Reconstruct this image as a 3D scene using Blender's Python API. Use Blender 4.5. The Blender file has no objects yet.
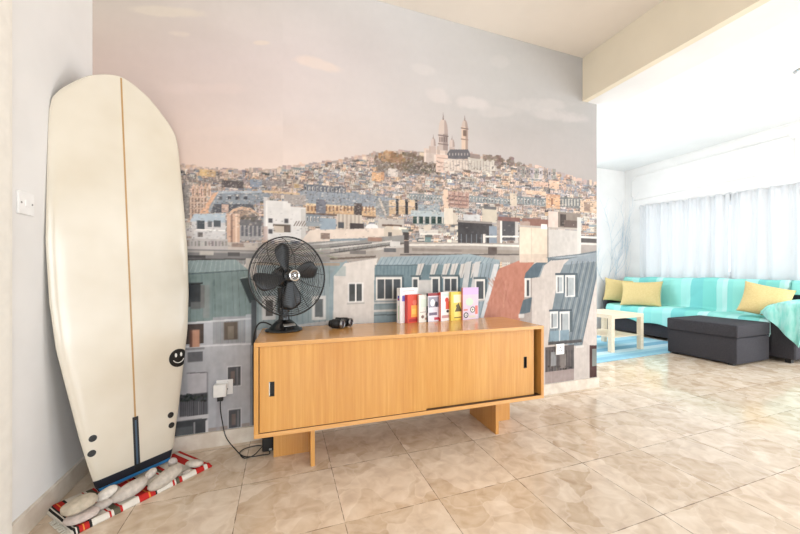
import bpy, bmesh, math, random
import numpy as np
from mathutils import Vector, Matrix, Euler, noise
C = bpy.data.collections.new('scene'); bpy.context.scene.collection.children.link(C)
SC = bpy.context.scene
PI = math.pi
random.seed(7)

# ------------------------------------------------------------------ camera
F, YAW, HY, CX = 346.61, math.radians(20.476), 271.68, 412.62
cd = bpy.data.cameras.new('camera'); cam = bpy.data.objects.new('camera', cd); C.objects.link(cam)
cam.location = (0, 0, 1.0); cam.rotation_euler = (PI/2, 0, -YAW)
cd.sensor_width = 36; cd.lens = F*36/800; cd.shift_x = -(CX-400)/800; cd.shift_y = (HY-267)/800
cd.clip_start = .02
SC.camera = cam

# ------------------------------------------------------------------ world and light
w = bpy.data.worlds.new('world'); SC.world = w; w.use_nodes = True
bg = w.node_tree.nodes['Background']; bg.inputs[0].default_value = (.86, .93, 1, 1); bg.inputs[1].default_value = 2.0
def area(name, loc, rot, sx, sy, power, col):
    l = bpy.data.lights.new(name, 'AREA'); l.shape = 'RECTANGLE'; l.size = sx; l.size_y = sy
    l.energy = power; l.color = col
    o = bpy.data.objects.new(name, l); C.objects.link(o); o.location = loc; o.rotation_euler = rot
    return o
# area lights for daylight (added front openings behind the camera, side window behind the curtains)
area('fill_living', (4.45, -2.66, 1.35), (PI/2, 0, 0), 2.3, 2.3, 125, (.90, .95, 1))  # added fill from an unseen front opening, brightens the living room
area('daylight_rear', (3.78, 4.64, 1.35), (PI/2, 0, PI), 2.1, 2.0, 36, (.92, .965, 1))
area('fill_hall', (.75, -2.66, 1.45), (PI/2, 0, 0), 2.4, 2.0, 95, (.85, .935, 1))  # added fill for the hall, unseen behind the camera
area('daylight_side', (6.0, 3.1, 1.5), (PI/2, 0, PI/2), 2.1, 1.1, 14, (.93, .97, 1))
area('fill_doorway', (5.96, .95, 1.2), (PI/2, 0, PI/2), 1.6, 2.1, 82, (.88, .95, 1))  # added side fill from an unseen doorway, shades the wall behind the board
SC.view_settings.view_transform = 'Standard'
SC.view_settings.look = 'None'
SC.view_settings.gamma = 1.0
SC.view_settings.use_curve_mapping = False
SC.view_settings.exposure = -0.47

# ------------------------------------------------------------------ helpers
def lin(c):
    c = c/255.0
    return c/12.92 if c <= .04045 else ((c+.055)/1.055)**2.4
def L3(rgb): return (lin(rgb[0]), lin(rgb[1]), lin(rgb[2]), 1)
MC = {}
def mat(name, rgb, rough=.6, metal=0, spec=.5, rgb2=None, scale=20, detail=3, bump=0, bscale=60, coat=0, stretch=None, lo=.35, hi=.65):
    if name in MC: return MC[name]
    m = bpy.data.materials.new(name); m.use_nodes = True; nt = m.node_tree
    b = nt.nodes['Principled BSDF']
    b.inputs['Base Color'].default_value = L3(rgb); b.inputs['Roughness'].default_value = rough
    b.inputs['Metallic'].default_value = metal; b.inputs['Specular IOR Level'].default_value = spec
    b.inputs['Coat Weight'].default_value = coat; b.inputs['Coat Roughness'].default_value = .12
    tc = nt.nodes.new('ShaderNodeTexCoord'); mp = nt.nodes.new('ShaderNodeMapping')
    nt.links.new(tc.outputs['Object'], mp.inputs['Vector'])
    if stretch: mp.inputs['Scale'].default_value = stretch
    n = nt.nodes.new('ShaderNodeTexNoise'); n.inputs['Scale'].default_value = scale; n.inputs['Detail'].default_value = detail
    nt.links.new(mp.outputs[0], n.inputs['Vector'])
    r = nt.nodes.new('ShaderNodeValToRGB'); r.color_ramp.elements[0].position = lo; r.color_ramp.elements[1].position = hi
    c2 = rgb2 if rgb2 else tuple(min(255, v*1.03) for v in rgb)
    r.color_ramp.elements[0].color = L3(rgb); r.color_ramp.elements[1].color = L3(c2)
    nt.links.new(n.outputs['Fac'], r.inputs['Fac']); nt.links.new(r.outputs['Color'], b.inputs['Base Color'])
    if bump:
        n2 = nt.nodes.new('ShaderNodeTexNoise'); n2.inputs['Scale'].default_value = bscale; n2.inputs['Detail'].default_value = 4
        nt.links.new(mp.outputs[0], n2.inputs['Vector'])
        bp = nt.nodes.new('ShaderNodeBump'); bp.inputs['Strength'].default_value = bump; bp.inputs['Distance'].default_value = .01
        nt.links.new(n2.outputs['Fac'], bp.inputs['Height']); nt.links.new(bp.outputs['Normal'], b.inputs['Normal'])
    MC[name] = m
    return m
def ramp_mat(name, axis, stops, rough=.85, lo=0., hi=1., bump=.3, bscale=250, warp=0):
    """colour bands along one object axis (woven stripes)"""
    m = bpy.data.materials.new(name); m.use_nodes = True; nt = m.node_tree; b = nt.nodes['Principled BSDF']
    b.inputs['Roughness'].default_value = rough; b.inputs['Specular IOR Level'].default_value = .2
    tc = nt.nodes.new('ShaderNodeTexCoord'); sp = nt.nodes.new('ShaderNodeSeparateXYZ'); nt.links.new(tc.outputs['Object'], sp.inputs[0])
    mr = nt.nodes.new('ShaderNodeMapRange'); mr.inputs['From Min'].default_value = lo; mr.inputs['From Max'].default_value = hi
    nt.links.new(sp.outputs[axis], mr.inputs['Value'])
    r = nt.nodes.new('ShaderNodeValToRGB'); r.color_ramp.interpolation = 'CONSTANT'
    e = r.color_ramp.elements
    e[0].position = stops[0][0]; e[0].color = L3(stops[0][1])
    e[1].position = stops[1][0]; e[1].color = L3(stops[1][1])
    for p, c in stops[2:]:
        k = e.new(p); k.color = L3(c)
    nt.links.new(mr.outputs[0], r.inputs['Fac']); nt.links.new(r.outputs[0], b.inputs['Base Color'])
    n2 = nt.nodes.new('ShaderNodeTexNoise'); n2.inputs['Scale'].default_value = bscale
    nt.links.new(tc.outputs['Object'], n2.inputs['Vector'])
    bp = nt.nodes.new('ShaderNodeBump'); bp.inputs['Strength'].default_value = bump; bp.inputs['Distance'].default_value = .004
    nt.links.new(n2.outputs['Fac'], bp.inputs['Height']); nt.links.new(bp.outputs['Normal'], b.inputs['Normal'])
    return m

class MB:
    """collects geometry for ONE mesh object"""
    def __init__(s): s.v = []; s.f = []; s.mi = []; s.mats = []; s.cur = 0
    def use(s, m):
        if m not in s.mats: s.mats.append(m)
        s.cur = s.mats.index(m); return s
    def add(s, vs, fs, M=None):
        o = len(s.v)
        for p in vs: s.v.append(tuple(M @ Vector(p)) if M else tuple(p))
        for f in fs: s.f.append(tuple(i+o for i in f)); s.mi.append(s.cur)
        return s
    def box(s, x0, x1, y0, y1, z0, z1, M=None, b=0):
        if b <= 0:
            vs = [(x, y, z) for x in (x0, x1) for y in (y0, y1) for z in (z0, z1)]
            return s.add(vs, [(0,1,3,2),(4,6,7,5),(0,4,5,1),(2,3,7,6),(0,2,6,4),(1,5,7,3)], M)
        bm = bmesh.new(); bmesh.ops.create_cube(bm, size=1)
        for v in bm.verts: v.co = Vector(((x0+x1)/2+v.co.x*(x1-x0), (y0+y1)/2+v.co.y*(y1-y0), (z0+z1)/2+v.co.z*(z1-z0)))
        bmesh.ops.bevel(bm, geom=bm.edges[:], offset=b, segments=3, affect='EDGES', profile=.6)
        return s.bm(bm, M)
    def bm(s, bm, M=None):
        bm.verts.index_update()
        s.add([v.co.copy() for v in bm.verts], [[v.index for v in f.verts] for f in bm.faces], M); bm.free(); return s
    def tube(s, pts, r, n=8, M=None, closed=False, caps=True):
        pts = [Vector(p) for p in pts]; k = len(pts)
        rr = r if hasattr(r, '__len__') else [r]*k
        vs = []; prev = None
        for i, p in enumerate(pts):
            if closed: t = pts[(i+1) % k]-pts[i-1]
            else: t = pts[min(i+1, k-1)]-pts[max(i-1, 0)]
            t.normalize()
            if prev is None:
                a = Vector((0,0,1)) if abs(t.z) < .9 else Vector((1,0,0)); u = t.cross(a).normalized()
            else:
                u = (prev - t*prev.dot(t)).normalized()
            prev = u; v = t.cross(u)
            for j in range(n):
                a = 2*PI*j/n; vs.append(p+(u*math.cos(a)+v*math.sin(a))*rr[i])
        fs = []
        for i in range(k if closed else k-1):
            for j in range(n):
                a = i*n+j; b = i*n+(j+1) % n; c2 = ((i+1) % k)*n+(j+1) % n; d = ((i+1) % k)*n+j
                fs.append((a, b, c2, d))
        if caps and not closed: fs += [tuple(range(n))[::-1], tuple((k-1)*n+j for j in range(n))]
        return s.add(vs, fs, M)
    def lathe(s, prof, n=32, M=None, caps=True):
        vs = []; k = len(prof)
        for r, z in prof:
            for j in range(n):
                a = 2*PI*j/n; vs.append((r*math.cos(a), r*math.sin(a), z))
        fs = [(i*n+j, i*n+(j+1) % n, (i+1)*n+(j+1) % n, (i+1)*n+j) for i in range(k-1) for j in range(n)]
        if caps: fs += [tuple(range(n))[::-1], tuple((k-1)*n+j for j in range(n))]
        return s.add(vs, fs, M)
    def prism(s, poly, y0, y1, M=None):
        """polygon in x,z extruded along y"""
        n = len(poly)
        vs = [(p[0], y0, p[1]) for p in poly]+[(p[0], y1, p[1]) for p in poly]
        fs = [tuple(range(n)), tuple(range(2*n-1, n-1, -1))]+[(i, i+n, (i+1) % n+n, (i+1) % n) for i in range(n)]
        return s.add(vs, fs, M)
    def grid(s, fn, nu, nv, M=None):
        vs = [fn(i/nu, j/nv) for j in range(nv+1) for i in range(nu+1)]
        fs = [(j*(nu+1)+i, j*(nu+1)+i+1, (j+1)*(nu+1)+i+1, (j+1)*(nu+1)+i) for j in range(nv) for i in range(nu)]
        return s.add(vs, fs, M)
    def build(s, name, m=None, parent=None, smooth=False, solid=0, sub=0, auto=None):
        me = bpy.data.meshes.new(name); me.from_pydata([tuple(p) for p in s.v], [], s.f)
        o = bpy.data.objects.new(name, me); C.objects.link(o)
        if s.mats:
            for q in s.mats: me.materials.append(q)
            me.polygons.foreach_set('material_index', s.mi)
        elif m: me.materials.append(m)
        bm = bmesh.new(); bm.from_mesh(me); bmesh.ops.recalc_face_normals(bm, faces=bm.faces)
        if auto is not None:
            for e in bm.edges:
                if len(e.link_faces) == 2 and e.calc_face_angle(0) > auto: e.smooth = False
        bm.to_mesh(me); bm.free()
        if smooth or auto is not None:
            me.polygons.foreach_set('use_smooth', [True]*len(me.polygons))
        if solid:
            q = o.modifiers.new('solid', 'SOLIDIFY'); q.thickness = solid; q.offset = 0
        if sub:
            q = o.modifiers.new('sub', 'SUBSURF'); q.levels = sub; q.render_levels = sub
        if parent: o.parent = parent
        me.update()
        return o
def tag(o, label, cat, group=None):
    o['label'] = label; o['category'] = cat
    if group: o['group'] = group
    return o
def thing(name, label, cat, loc=(0,0,0), rz=0, group=None):
    o = bpy.data.objects.new(name, None); C.objects.link(o); o.location = loc; o.rotation_euler = (0,0,rz)
    o.empty_display_size = .05
    return tag(o, label, cat, group)
def struct(o): o['kind'] = 'structure'; return o
def T(x=0, y=0, z=0): return Matrix.Translation((x, y, z))
def RX(a): return Matrix.Rotation(a, 4, 'X')
def RY(a): return Matrix.Rotation(a, 4, 'Y')
def RZ(a): return Matrix.Rotation(a, 4, 'Z')
def SCL(x, y, z): return Matrix.Diagonal((x, y, z, 1))
# survey of the place: sight lines of the photograph met with known planes of the room
cy_, sy_ = math.cos(YAW), math.sin(YAW)
def ray(u, v):
    X = (u-CX)/F; return (cy_*X+sy_, -sy_*X+cy_, -(v-HY)/F)
def onz(u, v, z):
    r = ray(u, v); t = (z-1)/r[2]; return Vector((r[0]*t, r[1]*t, z))
def ony(u, v, y):
    r = ray(u, v); t = y/r[1]; return Vector((r[0]*t, y, 1+r[2]*t))

# ------------------------------------------------------------------ room dimensions
XL, XE, YB, ZC = -.9255, 2.552, 2.261, 2.821
XW, YR, YF = 5.83, 4.56, -2.6
BX0, BX1, BZ = 2.389, 2.738, 2.452

m_wall = mat('white_plaster', (232, 229, 226), .85, spec=.2, scale=3)
m_wallw = mat('bright_plaster', (240, 238, 236), .85, spec=.2, scale=3)
m_ceil = mat('cream_ceiling_paint', (236, 228, 218), .9, spec=.2, scale=2)
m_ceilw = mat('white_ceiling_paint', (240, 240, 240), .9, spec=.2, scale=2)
m_beam = mat('warm_cream_paint', (238, 228, 208), .9, spec=.2, scale=2)

# floor tiles
def floor_material():
    m = bpy.data.materials.new('beige_marble_tiles'); m.use_nodes = True; nt = m.node_tree; N = nt.nodes; K = nt.links
    b = N['Principled BSDF']
    def math_(op, a, bb=None, c=None):
        n = N.new('ShaderNodeMath'); n.operation = op
        for i, q in enumerate((a, bb, c)):
            if q is None: continue
            if isinstance(q, (int, float)): n.inputs[i].default_value = q
            else: K.new(q, n.inputs[i])
        return n.outputs[0]
    tc = N.new('ShaderNodeTexCoord'); sp = N.new('ShaderNodeSeparateXYZ'); K.new(tc.outputs['Object'], sp.inputs[0])
    S = .4117
    u = math_('DIVIDE', math_('SUBTRACT', sp.outputs[0], 1.4655), S); v = math_('DIVIDE', math_('SUBTRACT', sp.outputs[1], 1.388), S)
    fu = math_('FRACT', u); fv = math_('FRACT', v)
    du = math_('MINIMUM', fu, math_('SUBTRACT', 1, fu)); dv = math_('MINIMUM', fv, math_('SUBTRACT', 1, fv))
    d = math_('MINIMUM', du, dv)
    n0 = N.new('ShaderNodeTexNoise'); n0.inputs['Scale'].default_value = 22; K.new(tc.outputs['Object'], n0.inputs['Vector'])
    wid = math_('MULTIPLY', math_('SUBTRACT', n0.outputs['Fac'], .3), .016)
    grout = math_('LESS_THAN', d, wid)
    cu = math_('FLOOR', u); cv = math_('FLOOR', v)
    cb = N.new('ShaderNodeCombineXYZ'); K.new(cu, cb.inputs[0]); K.new(cv, cb.inputs[1])
    wn = N.new('ShaderNodeTexWhiteNoise'); K.new(cb.outputs[0], wn.inputs['Vector'])
    off = N.new('ShaderNodeVectorMath'); off.operation = 'MULTIPLY_ADD'
    K.new(wn.outputs['Color'], off.inputs[0]); off.inputs[1].default_value = (9, 9, 9); K.new(tc.outputs['Object'], off.inputs[2])
    # warp
    nw = N.new('ShaderNodeTexNoise'); nw.inputs['Scale'].default_value = 5; nw.inputs['Detail'].default_value = 3; K.new(off.outputs[0], nw.inputs['Vector'])
    vm = N.new('ShaderNodeVectorMath'); vm.operation = 'MULTIPLY_ADD'; K.new(nw.outputs['Color'], vm.inputs[0]); vm.inputs[1].default_value = (.22, .22, 0); K.new(off.outputs[0], vm.inputs[2])
    vo = N.new('ShaderNodeTexVoronoi'); vo.inputs['Scale'].default_value = 6; K.new(vm.outputs[0], vo.inputs['Vector'])
    ve = N.new('ShaderNodeTexVoronoi'); ve.feature = 'DISTANCE_TO_EDGE'; ve.inputs['Scale'].default_value = 6; K.new(vm.outputs[0], ve.inputs['Vector'])
    bw = N.new('ShaderNodeRGBToBW'); K.new(vo.outputs['Color'], bw.inputs[0])
    nd = N.new('ShaderNodeTexNoise'); nd.inputs['Scale'].default_value = 13; nd.inputs['Detail'].default_value = 8; nd.inputs['Distortion'].default_value = .7
    K.new(off.outputs[0], nd.inputs['Vector'])
    r0 = N.new('ShaderNodeValToRGB'); e = r0.color_ramp.elements
    e[0].position = .30; e[0].color = L3((192, 164, 136)); e[1].position = .72; e[1].color = L3((244, 228, 208))
    k = e.new(.5); k.color = L3((222, 200, 174))
    K.new(nd.outputs['Fac'], r0.inputs['Fac'])
    r1 = N.new('ShaderNodeValToRGB'); r1.color_ramp.elements[0].position = .2; r1.color_ramp.elements[0].color = L3((194, 170, 144)); r1.color_ramp.elements[1].position = .8; r1.color_ramp.elements[1].color = L3((234, 219, 202))
    K.new(bw.outputs[0], r1.inputs['Fac'])
    mx = N.new('ShaderNodeMix'); mx.data_type = 'RGBA'; mx.inputs['Factor'].default_value = .46
    K.new(r0.outputs[0], mx.inputs[6]); K.new(r1.outputs[0], mx.inputs[7])
    edge = math_('LESS_THAN', ve.outputs['Distance'], .02)
    mv = N.new('ShaderNodeMix'); mv.data_type = 'RGBA'; K.new(math_('MULTIPLY', edge, .22), mv.inputs['Factor'])
    K.new(mx.outputs[2], mv.inputs[6]); mv.inputs[7].default_value = L3((236, 222, 204))
    # per tile tint
    tint = math_('ADD', math_('MULTIPLY', wn.outputs['Value'], .10), .95)
    mt = N.new('ShaderNodeVectorMath'); mt.operation = 'SCALE'; K.new(mv.outputs[2], mt.inputs[0]); K.new(tint, mt.inputs['Scale'])
    mg = N.new('ShaderNodeMix'); mg.data_type = 'RGBA'; K.new(math_('MULTIPLY', grout, .75), mg.inputs['Factor'])
    K.new(mt.outputs[0], mg.inputs[6]); mg.inputs[7].default_value = L3((104, 84, 68))
    K.new(mg.outputs[2], b.inputs['Base Color'])
    b.inputs['Roughness'].default_value = .2
    rr = math_('ADD', math_('MULTIPLY', nd.outputs['Fac'], .12), .07); K.new(rr, b.inputs['Roughness'])
    b.inputs['Specular IOR Level'].default_value = .55
    bp = N.new('ShaderNodeBump'); bp.inputs['Strength'].default_value = .12; bp.inputs['Distance'].default_value = .003
    K.new(math_('SUBTRACT', 1, grout), bp.inputs['Height']); K.new(bp.outputs[0], b.inputs['Normal'])
    return m
struct(MB().box(XL-.2, XW+.2, YF-.1, YR+.2, -.1, 0).build('floor', floor_material()))
# ceiling: the entrance side is painted cream, the living side white
struct(MB().box(XL-.2, BX0, YF-.1, YB+.2, ZC, ZC+.1).build('ceiling', m_ceil))
struct(MB().box(BX0, XW+.2, YF-.1, YR+.2, ZC, ZC+.1).build('ceiling', m_ceilw))
struct(MB().use(m_beam).box(BX0, BX0+.055, YF, YB-.0005, BZ, ZC-.0005).use(m_ceilw).box(BX0+.055, BX1, YF, YB-.0005, BZ, ZC-.0005).build('trim_1'))  # white underside: living-room light put into the beam's colour
struct(MB().box(XE, BX1, YB, YB+.2, BZ, ZC-.0005).build('trim_2', m_wallw))
struct(MB().box(XL-.15, XL, YF, YB+.2, 0, ZC).build('wall_left', m_wall))
struct(MB().box(XL, XE, YB+.002, YB+.2, 0, ZC).build('wall_back', m_wallw))
struct(MB().box(XE-.2, 2.7, YR, YR+.15, 0, ZC).box(4.86, XW+.15, YR, YR+.15, 0, ZC).box(2.7, 4.86, YR, YR+.15, 0, .3).box(2.7, 4.86, YR, YR+.15, 2.4, ZC).build('wall_rear', m_wallw))
wf = MB()
for x in (2.7, 3.755, 4.81): wf.box(x, x+.05, YR+.01, YR+.05, .3, 2.4)
for z in (.3, 2.35): wf.box(2.7, 4.86, YR+.011, YR+.049, z, z+.05)
struct(wf.build('window_2', mat('white_window_frame', (240, 240, 240), .4)))
struct(MB().box(XE-.2, XE-.05, YB+.2, YR, 0, ZC).build('wall_inner', m_wallw))
# right wall with the window opening behind the curtains
WY0, WY1, WZ0, WZ1 = 2.05, 4.15, .95, 1.98
DY0, DY1, DZ1 = .1, 1.8, 2.3  # unseen doorway added to let the side fill in
struct(MB().box(XW, XW+.15, YF, DY0, 0, ZC).box(XW, XW+.15, DY0, DY1, DZ1, ZC).box(XW, XW+.15, DY1, WY0, 0, ZC).box(XW, XW+.15, WY0, YR, 0, WZ0).box(XW, XW+.15, WY0, YR, WZ1, ZC).box(XW, XW+.15, WY1, YR, WZ0, WZ1).build('wall_right', m_wallw))
fr = MB()
for y in (WY0, 3.06, WY1-.05): fr.box(XW+.03, XW+.08, y, y+.05, WZ0, WZ1)
for z in (WZ0, WZ1-.05): fr.box(XW+.031, XW+.079, WY0, WY1, z, z+.05)
struct(fr.build('window_1', mat('white_window_frame', (240, 240, 240), .4)))
# front wall behind the camera with two big openings added for the fill lights
fw = MB()
for x0, x1, z0, z1 in ((XL, -.45, 0, ZC), (-.45, 1.95, 0, .45), (-.45, 1.95, 2.45, ZC), (1.95, 3.3, 0, ZC), (3.3, 5.6, 0, .2), (3.3, 5.6, 2.5, ZC), (5.6, XW, 0, ZC)):
    fw.box(x0, x1, YF-.15, YF, z0, z1)
struct(fw.build('wall_front', m_wall))

# marble baseboards
m_base = mat('marble_baseboard', (214, 200, 184), .35, rgb2=(232, 222, 208), scale=14, detail=7)
struct(MB().box(XL+.0155, XE+.012, YB-.015, YB-.0002, 0, .086, b=.002).build('baseboard_back', m_base))
struct(MB().box(XL, XL+.015, 1.6645, YB-.0002, 0, .086, b=.002).build('baseboard_left', m_base))
# door casing at the near end of the left wall
cs = MB().box(XL, XL+.018, 1.56, 1.664, 0, ZC-.001, b=.004).box(XL+.018, XL+.024, 1.58, 1.64, 0, ZC-.001, b=.002)
struct(cs.build('trim_3', mat('cream_casing_paint', (236, 230, 220), .5)))

# raised plaster panel moulding above the curtains
def loop_tube(pts, r, n=6):
    return MB().tube(pts, r, n, closed=True)
pm = MB()
y0, y1, z0, z1, q = 2.31, 4.44, 2.265, 2.68, .06
def notched(y0, y1, z0, z1, q):
    pts = []
    for (cyy, czz, a0) in ((y1, z0, PI), (y1, z1, 1.5*PI), (y0, z1, 0), (y0, z0, PI/2)):
        pts += [(cyy+q*math.cos(a0-PI/2*k/5), czz+q*math.sin(a0-PI/2*k/5)) for k in range(6)]
    out = pts
    return [(XW-.004, a, b_) for a, b_ in out]
pm.tube(notched(y0, y1, z0, z1, q), .011, 8, closed=True)
pm.tube(notched(y0-2.4, y0-.16, z0, z1, q), .011, 8, closed=True)
struct(pm.build('trim_4', m_wallw, smooth=True))
struct(MB().box(XW-.018, XW, YF+.01, YR-.001, ZC-.022, ZC-.0005, b=.003).build('trim_5', m_wallw))

# ------------------------------------------------------------------ the printed wall mural
def mural():
    step = .0045; SS = 2
    U0, U1, Z0, Z1 = XL, XE, .086, ZC-.001
    nx = int(round((U1-U0)/step)); nz = int(round((Z1-Z0)/step))
    W, H = nx*SS, nz*SS
    img = np.zeros((H, W, 3), np.float32)
    def tor(x, y):
        p = ony(x, y, YB); return ((p.x-U0)/(U1-U0)*W, (p.z-Z0)/(Z1-Z0)*H)
    rnd = np.random.RandomState(11)
    # grid of survey coordinates for every sample (only used to lay the picture on the wall)
    us = U0+(np.arange(W)+.5)/W*(U1-U0); zs = Z0+(np.arange(H)+.5)/H*(Z1-Z0)
    Xc = cy_*us-sy_*YB; Yc = sy_*us+cy_*YB
    PX = np.broadcast_to(CX+F*Xc/Yc, (H, W)); PY = HY-F*(zs[:, None]-1)/Yc[None, :]
    def noise2(sx, sy, seed, oct=4):
        r = np.random.RandomState(seed); out = np.zeros((H, W), np.float32); a = 1.; tot = 0
        uu = np.broadcast_to(us[None, :], (H, W)); zz = np.broadcast_to(zs[:, None], (H, W))
        for o in range(oct):
            g = r.rand(64, 64).astype(np.float32)
            x = (uu*sx*2**o) % 63; y = (zz*sy*2**o) % 63
            xi = x.astype(int); yi = y.astype(int); fx = x-xi; fy = y-yi
            fx = fx*fx*(3-2*fx); fy = fy*fy*(3-2*fy)
            v = (g[yi, xi]*(1-fx)+g[yi, xi+1]*fx)*(1-fy)+(g[yi+1, xi]*(1-fx)+g[yi+1, xi+1]*fx)*fy
            out += a*v; tot += a; a *= .55
        return out/tot
    # sky; lower right darkened in the colours to offset strong light there
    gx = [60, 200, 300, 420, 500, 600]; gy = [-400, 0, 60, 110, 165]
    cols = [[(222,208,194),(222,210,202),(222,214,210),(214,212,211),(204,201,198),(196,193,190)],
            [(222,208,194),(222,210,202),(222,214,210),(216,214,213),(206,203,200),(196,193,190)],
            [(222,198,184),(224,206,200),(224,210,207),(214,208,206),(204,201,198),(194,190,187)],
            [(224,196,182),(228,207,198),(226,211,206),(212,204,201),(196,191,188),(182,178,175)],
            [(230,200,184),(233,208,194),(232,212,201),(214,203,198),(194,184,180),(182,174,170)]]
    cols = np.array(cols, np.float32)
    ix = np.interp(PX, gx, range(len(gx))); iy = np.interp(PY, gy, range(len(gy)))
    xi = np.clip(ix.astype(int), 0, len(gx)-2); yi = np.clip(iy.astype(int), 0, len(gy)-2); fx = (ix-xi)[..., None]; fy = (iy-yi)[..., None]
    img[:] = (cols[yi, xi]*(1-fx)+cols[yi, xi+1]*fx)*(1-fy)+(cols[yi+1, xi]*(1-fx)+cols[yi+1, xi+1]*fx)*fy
    n1 = noise2(1.3, 3.2, 3, 5); img += ((n1-.5)*16)[..., None]
    nc = noise2(7, 11, 5, 5)
    def cloud(x, y, rx, ry, col, k=1.0, tilt=0):
        dx = (PX-x); dy = (PY-y)-tilt*dx; d = (dx/rx)**2+(dy/ry)**2
        a = np.clip((1-d)*1.3+(nc-.5)*3.0, 0, 1)*np.clip(1.5-d, 0, 1)*k*.9
        np.clip(a, 0, .85, out=a)
        img[:] = img*(1-a[..., None])+(np.array(col, np.float32)+5)*a[..., None]
    for c_ in ((316, 64, 26, 7, (236,216,204), .8, .22), (300, 60, 12, 4, (234,214,204), .7, .1), (165, 12, 40, 6, (230,216,198), .7, .06), (178, 34, 14, 4, (232,216,200), .7, .1), (262, 43, 9, 2.5, (234,216,200), .8, 0),
               (440, 96, 16, 9, (218,208,204), .8, .35), (470, 104, 20, 8, (218,208,204), .8, .1), (424, 70, 14, 6, (220,212,208), .5, .2),
               (535, 104, 40, 8, (204,197,193), .7, .05), (560, 116, 30, 7, (206,198,194), .7, .1), (500, 62, 12, 7, (208,203,200), .6, 0),
               (495, 112, 26, 6, (206,198,194), .6, 0), (240, 130, 60, 5, (232,208,194), .25, -.05), (200, 90, 50, 8, (228,206,198), .5, 0)):
        cloud(*c_)
    def fill(pts, col, a=1.0):
        P = [tor(x, y) for x, y in pts]
        xs = [p[0] for p in P]; ys = [p[1] for p in P]
        x0 = max(0, int(min(xs))-1); x1 = min(W, int(max(xs))+2); y0 = max(0, int(min(ys))-1); y1 = min(H, int(max(ys))+2)
        if x1 <= x0 or y1 <= y0: return
        X = np.arange(x0, x1)+.5; Y = (np.arange(y0, y1)+.5)[:, None]
        ins = np.zeros((y1-y0, x1-x0), bool); n = len(P)
        for i in range(n):
            ax, ay = P[i]; bx, by = P[(i+1) % n]
            if ay == by: continue
            c = ((Y >= min(ay, by)) & (Y < max(ay, by)))
            xx = ax+(Y-ay)*(bx-ax)/(by-ay)
            ins ^= c & (X[None, :] < xx)
        reg = img[y0:y1, x0:x1]
        cc = np.array(col, np.float32)
        reg[ins] = reg[ins]*(1-a)+cc*a
    def sk(y, x0, x1): return y+(HY-y)*(x1-x0)/(1380-x0)      # horizontals follow the wall
    def R(x0, y0, x1, y1, col, a=1.0):
        fill([(x0, y0), (x1, sk(y0, x0, x1)), (x1, sk(y1, x0, x1)), (x0, y1)], col, a)
    def Ln(x0, y0, x1, y1, wd, col, a=1.0):
        d = math.hypot(x1-x0, y1-y0); nx_, ny_ = -(y1-y0)/d*wd/2, (x1-x0)/d*wd/2
        fill([(x0+nx_, y0+ny_), (x1+nx_, y1+ny_), (x1-nx_, y1-ny_), (x0-nx_, y0-ny_)], col, a)
    def El(x, y, rx, ry, col, a=1.0, n=14):
        fill([(x+rx*math.cos(2*PI*k/n), y+ry*math.sin(2*PI*k/n)) for k in range(n)], col, a)
    def J(c, s=8):
        d = rnd.randn()*s; return tuple(np.clip(v+d+rnd.randn()*s*.3, 0, 255) for v in c)
    skx = [175, 200, 230, 260, 285, 310, 340, 352, 372, 395, 430, 470, 495, 515, 545, 560, 575, 600]
    sky = [166, 168, 171, 170, 168, 164, 160, 158, 154, 151, 152, 154, 160, 165, 168, 175, 180, 184]
    def skyl(x): return float(np.interp(x, skx, sky))
    # body of the town under the skyline
    fill([(x, skyl(x)) for x in range(80, 605, 5)]+[(605, 450), (80, 450)], (172, 158, 150))
    # far haze edge
    for i in range(420):
        x = rnd.uniform(90, 600); y = skyl(x)+rnd.uniform(-1.5, 3); w_ = rnd.uniform(2, 5)
        R(x, y-rnd.uniform(.5, 2), x+w_, y+4, J(((206,178,162), (190,166,156), (170,156,152), (222,190,168))[rnd.randint(4)], 7))
    # hill trees
    def tree(x, y, rx, ry, base, n=40):
        for i in range(n):
            a = rnd.uniform(0, 2*PI); r = math.sqrt(rnd.rand())
            El(x+rx*r*math.cos(a), y+ry*r*math.sin(a), rnd.uniform(.8, 2.4), rnd.uniform(.8, 2), J(base, 11), .8, 7)
    tree(404, 162, 36, 9, (138, 118, 100), 330); tree(388, 156, 9, 5, (186, 142, 102), 50); tree(398, 158, 8, 5, (170, 132, 100), 40)
    tree(372, 168, 16, 7, (140, 124, 112), 90); tree(425, 170, 20, 5, (122, 108, 98), 110); tree(356, 172, 10, 4, (130, 118, 100), 40)
    # basilica and its neighbours on the hill
    cr, cs_ = (222, 200, 186), (178, 158, 148)
    R(424, 148, 448, 162, cr); R(426, 150, 434, 162, cs_, .5)
    for x in (429, 437, 445): R(x, 146, x+3, 158, (196, 174, 162))
    def dome(x, yb, rx, h, col, shade):
        fill([(x-rx, yb)]+[(x-rx*math.cos(PI/2*k/6)**.8, yb-h*math.sin(PI/2*k/6)) for k in range(7)]+[(x+rx*math.cos(PI/2*k/6)**.8, yb-h*math.sin(PI/2*k/6)) for k in range(6, -1, -1)], col)
        fill([(x+rx*.2, yb)]+[(x+rx*.2, yb-h*.9)]+[(x+rx*math.cos(PI/2*k/6)**.8, yb-h*math.sin(PI/2*k/6)) for k in range(5, -1, -1)], shade, .7)
    R(438.5, 133, 448, 150, (204, 184, 174)); R(443, 133, 448, 150, (164, 146, 140))
    for k in range(4): R(439.3+k*2.2, 137, 440.3+k*2.2, 142, (120, 104, 100))
    R(438, 134.5, 448.4, 135.6, (120, 104, 100)); R(438, 143, 448.4, 144, (130, 114, 108))
    dome(443.2, 134, 4.8, 15, (218, 198, 186), (170, 150, 144)); fill([(442.4, 120), (443.2, 112), (444, 120)], (150, 134, 128))
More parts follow.
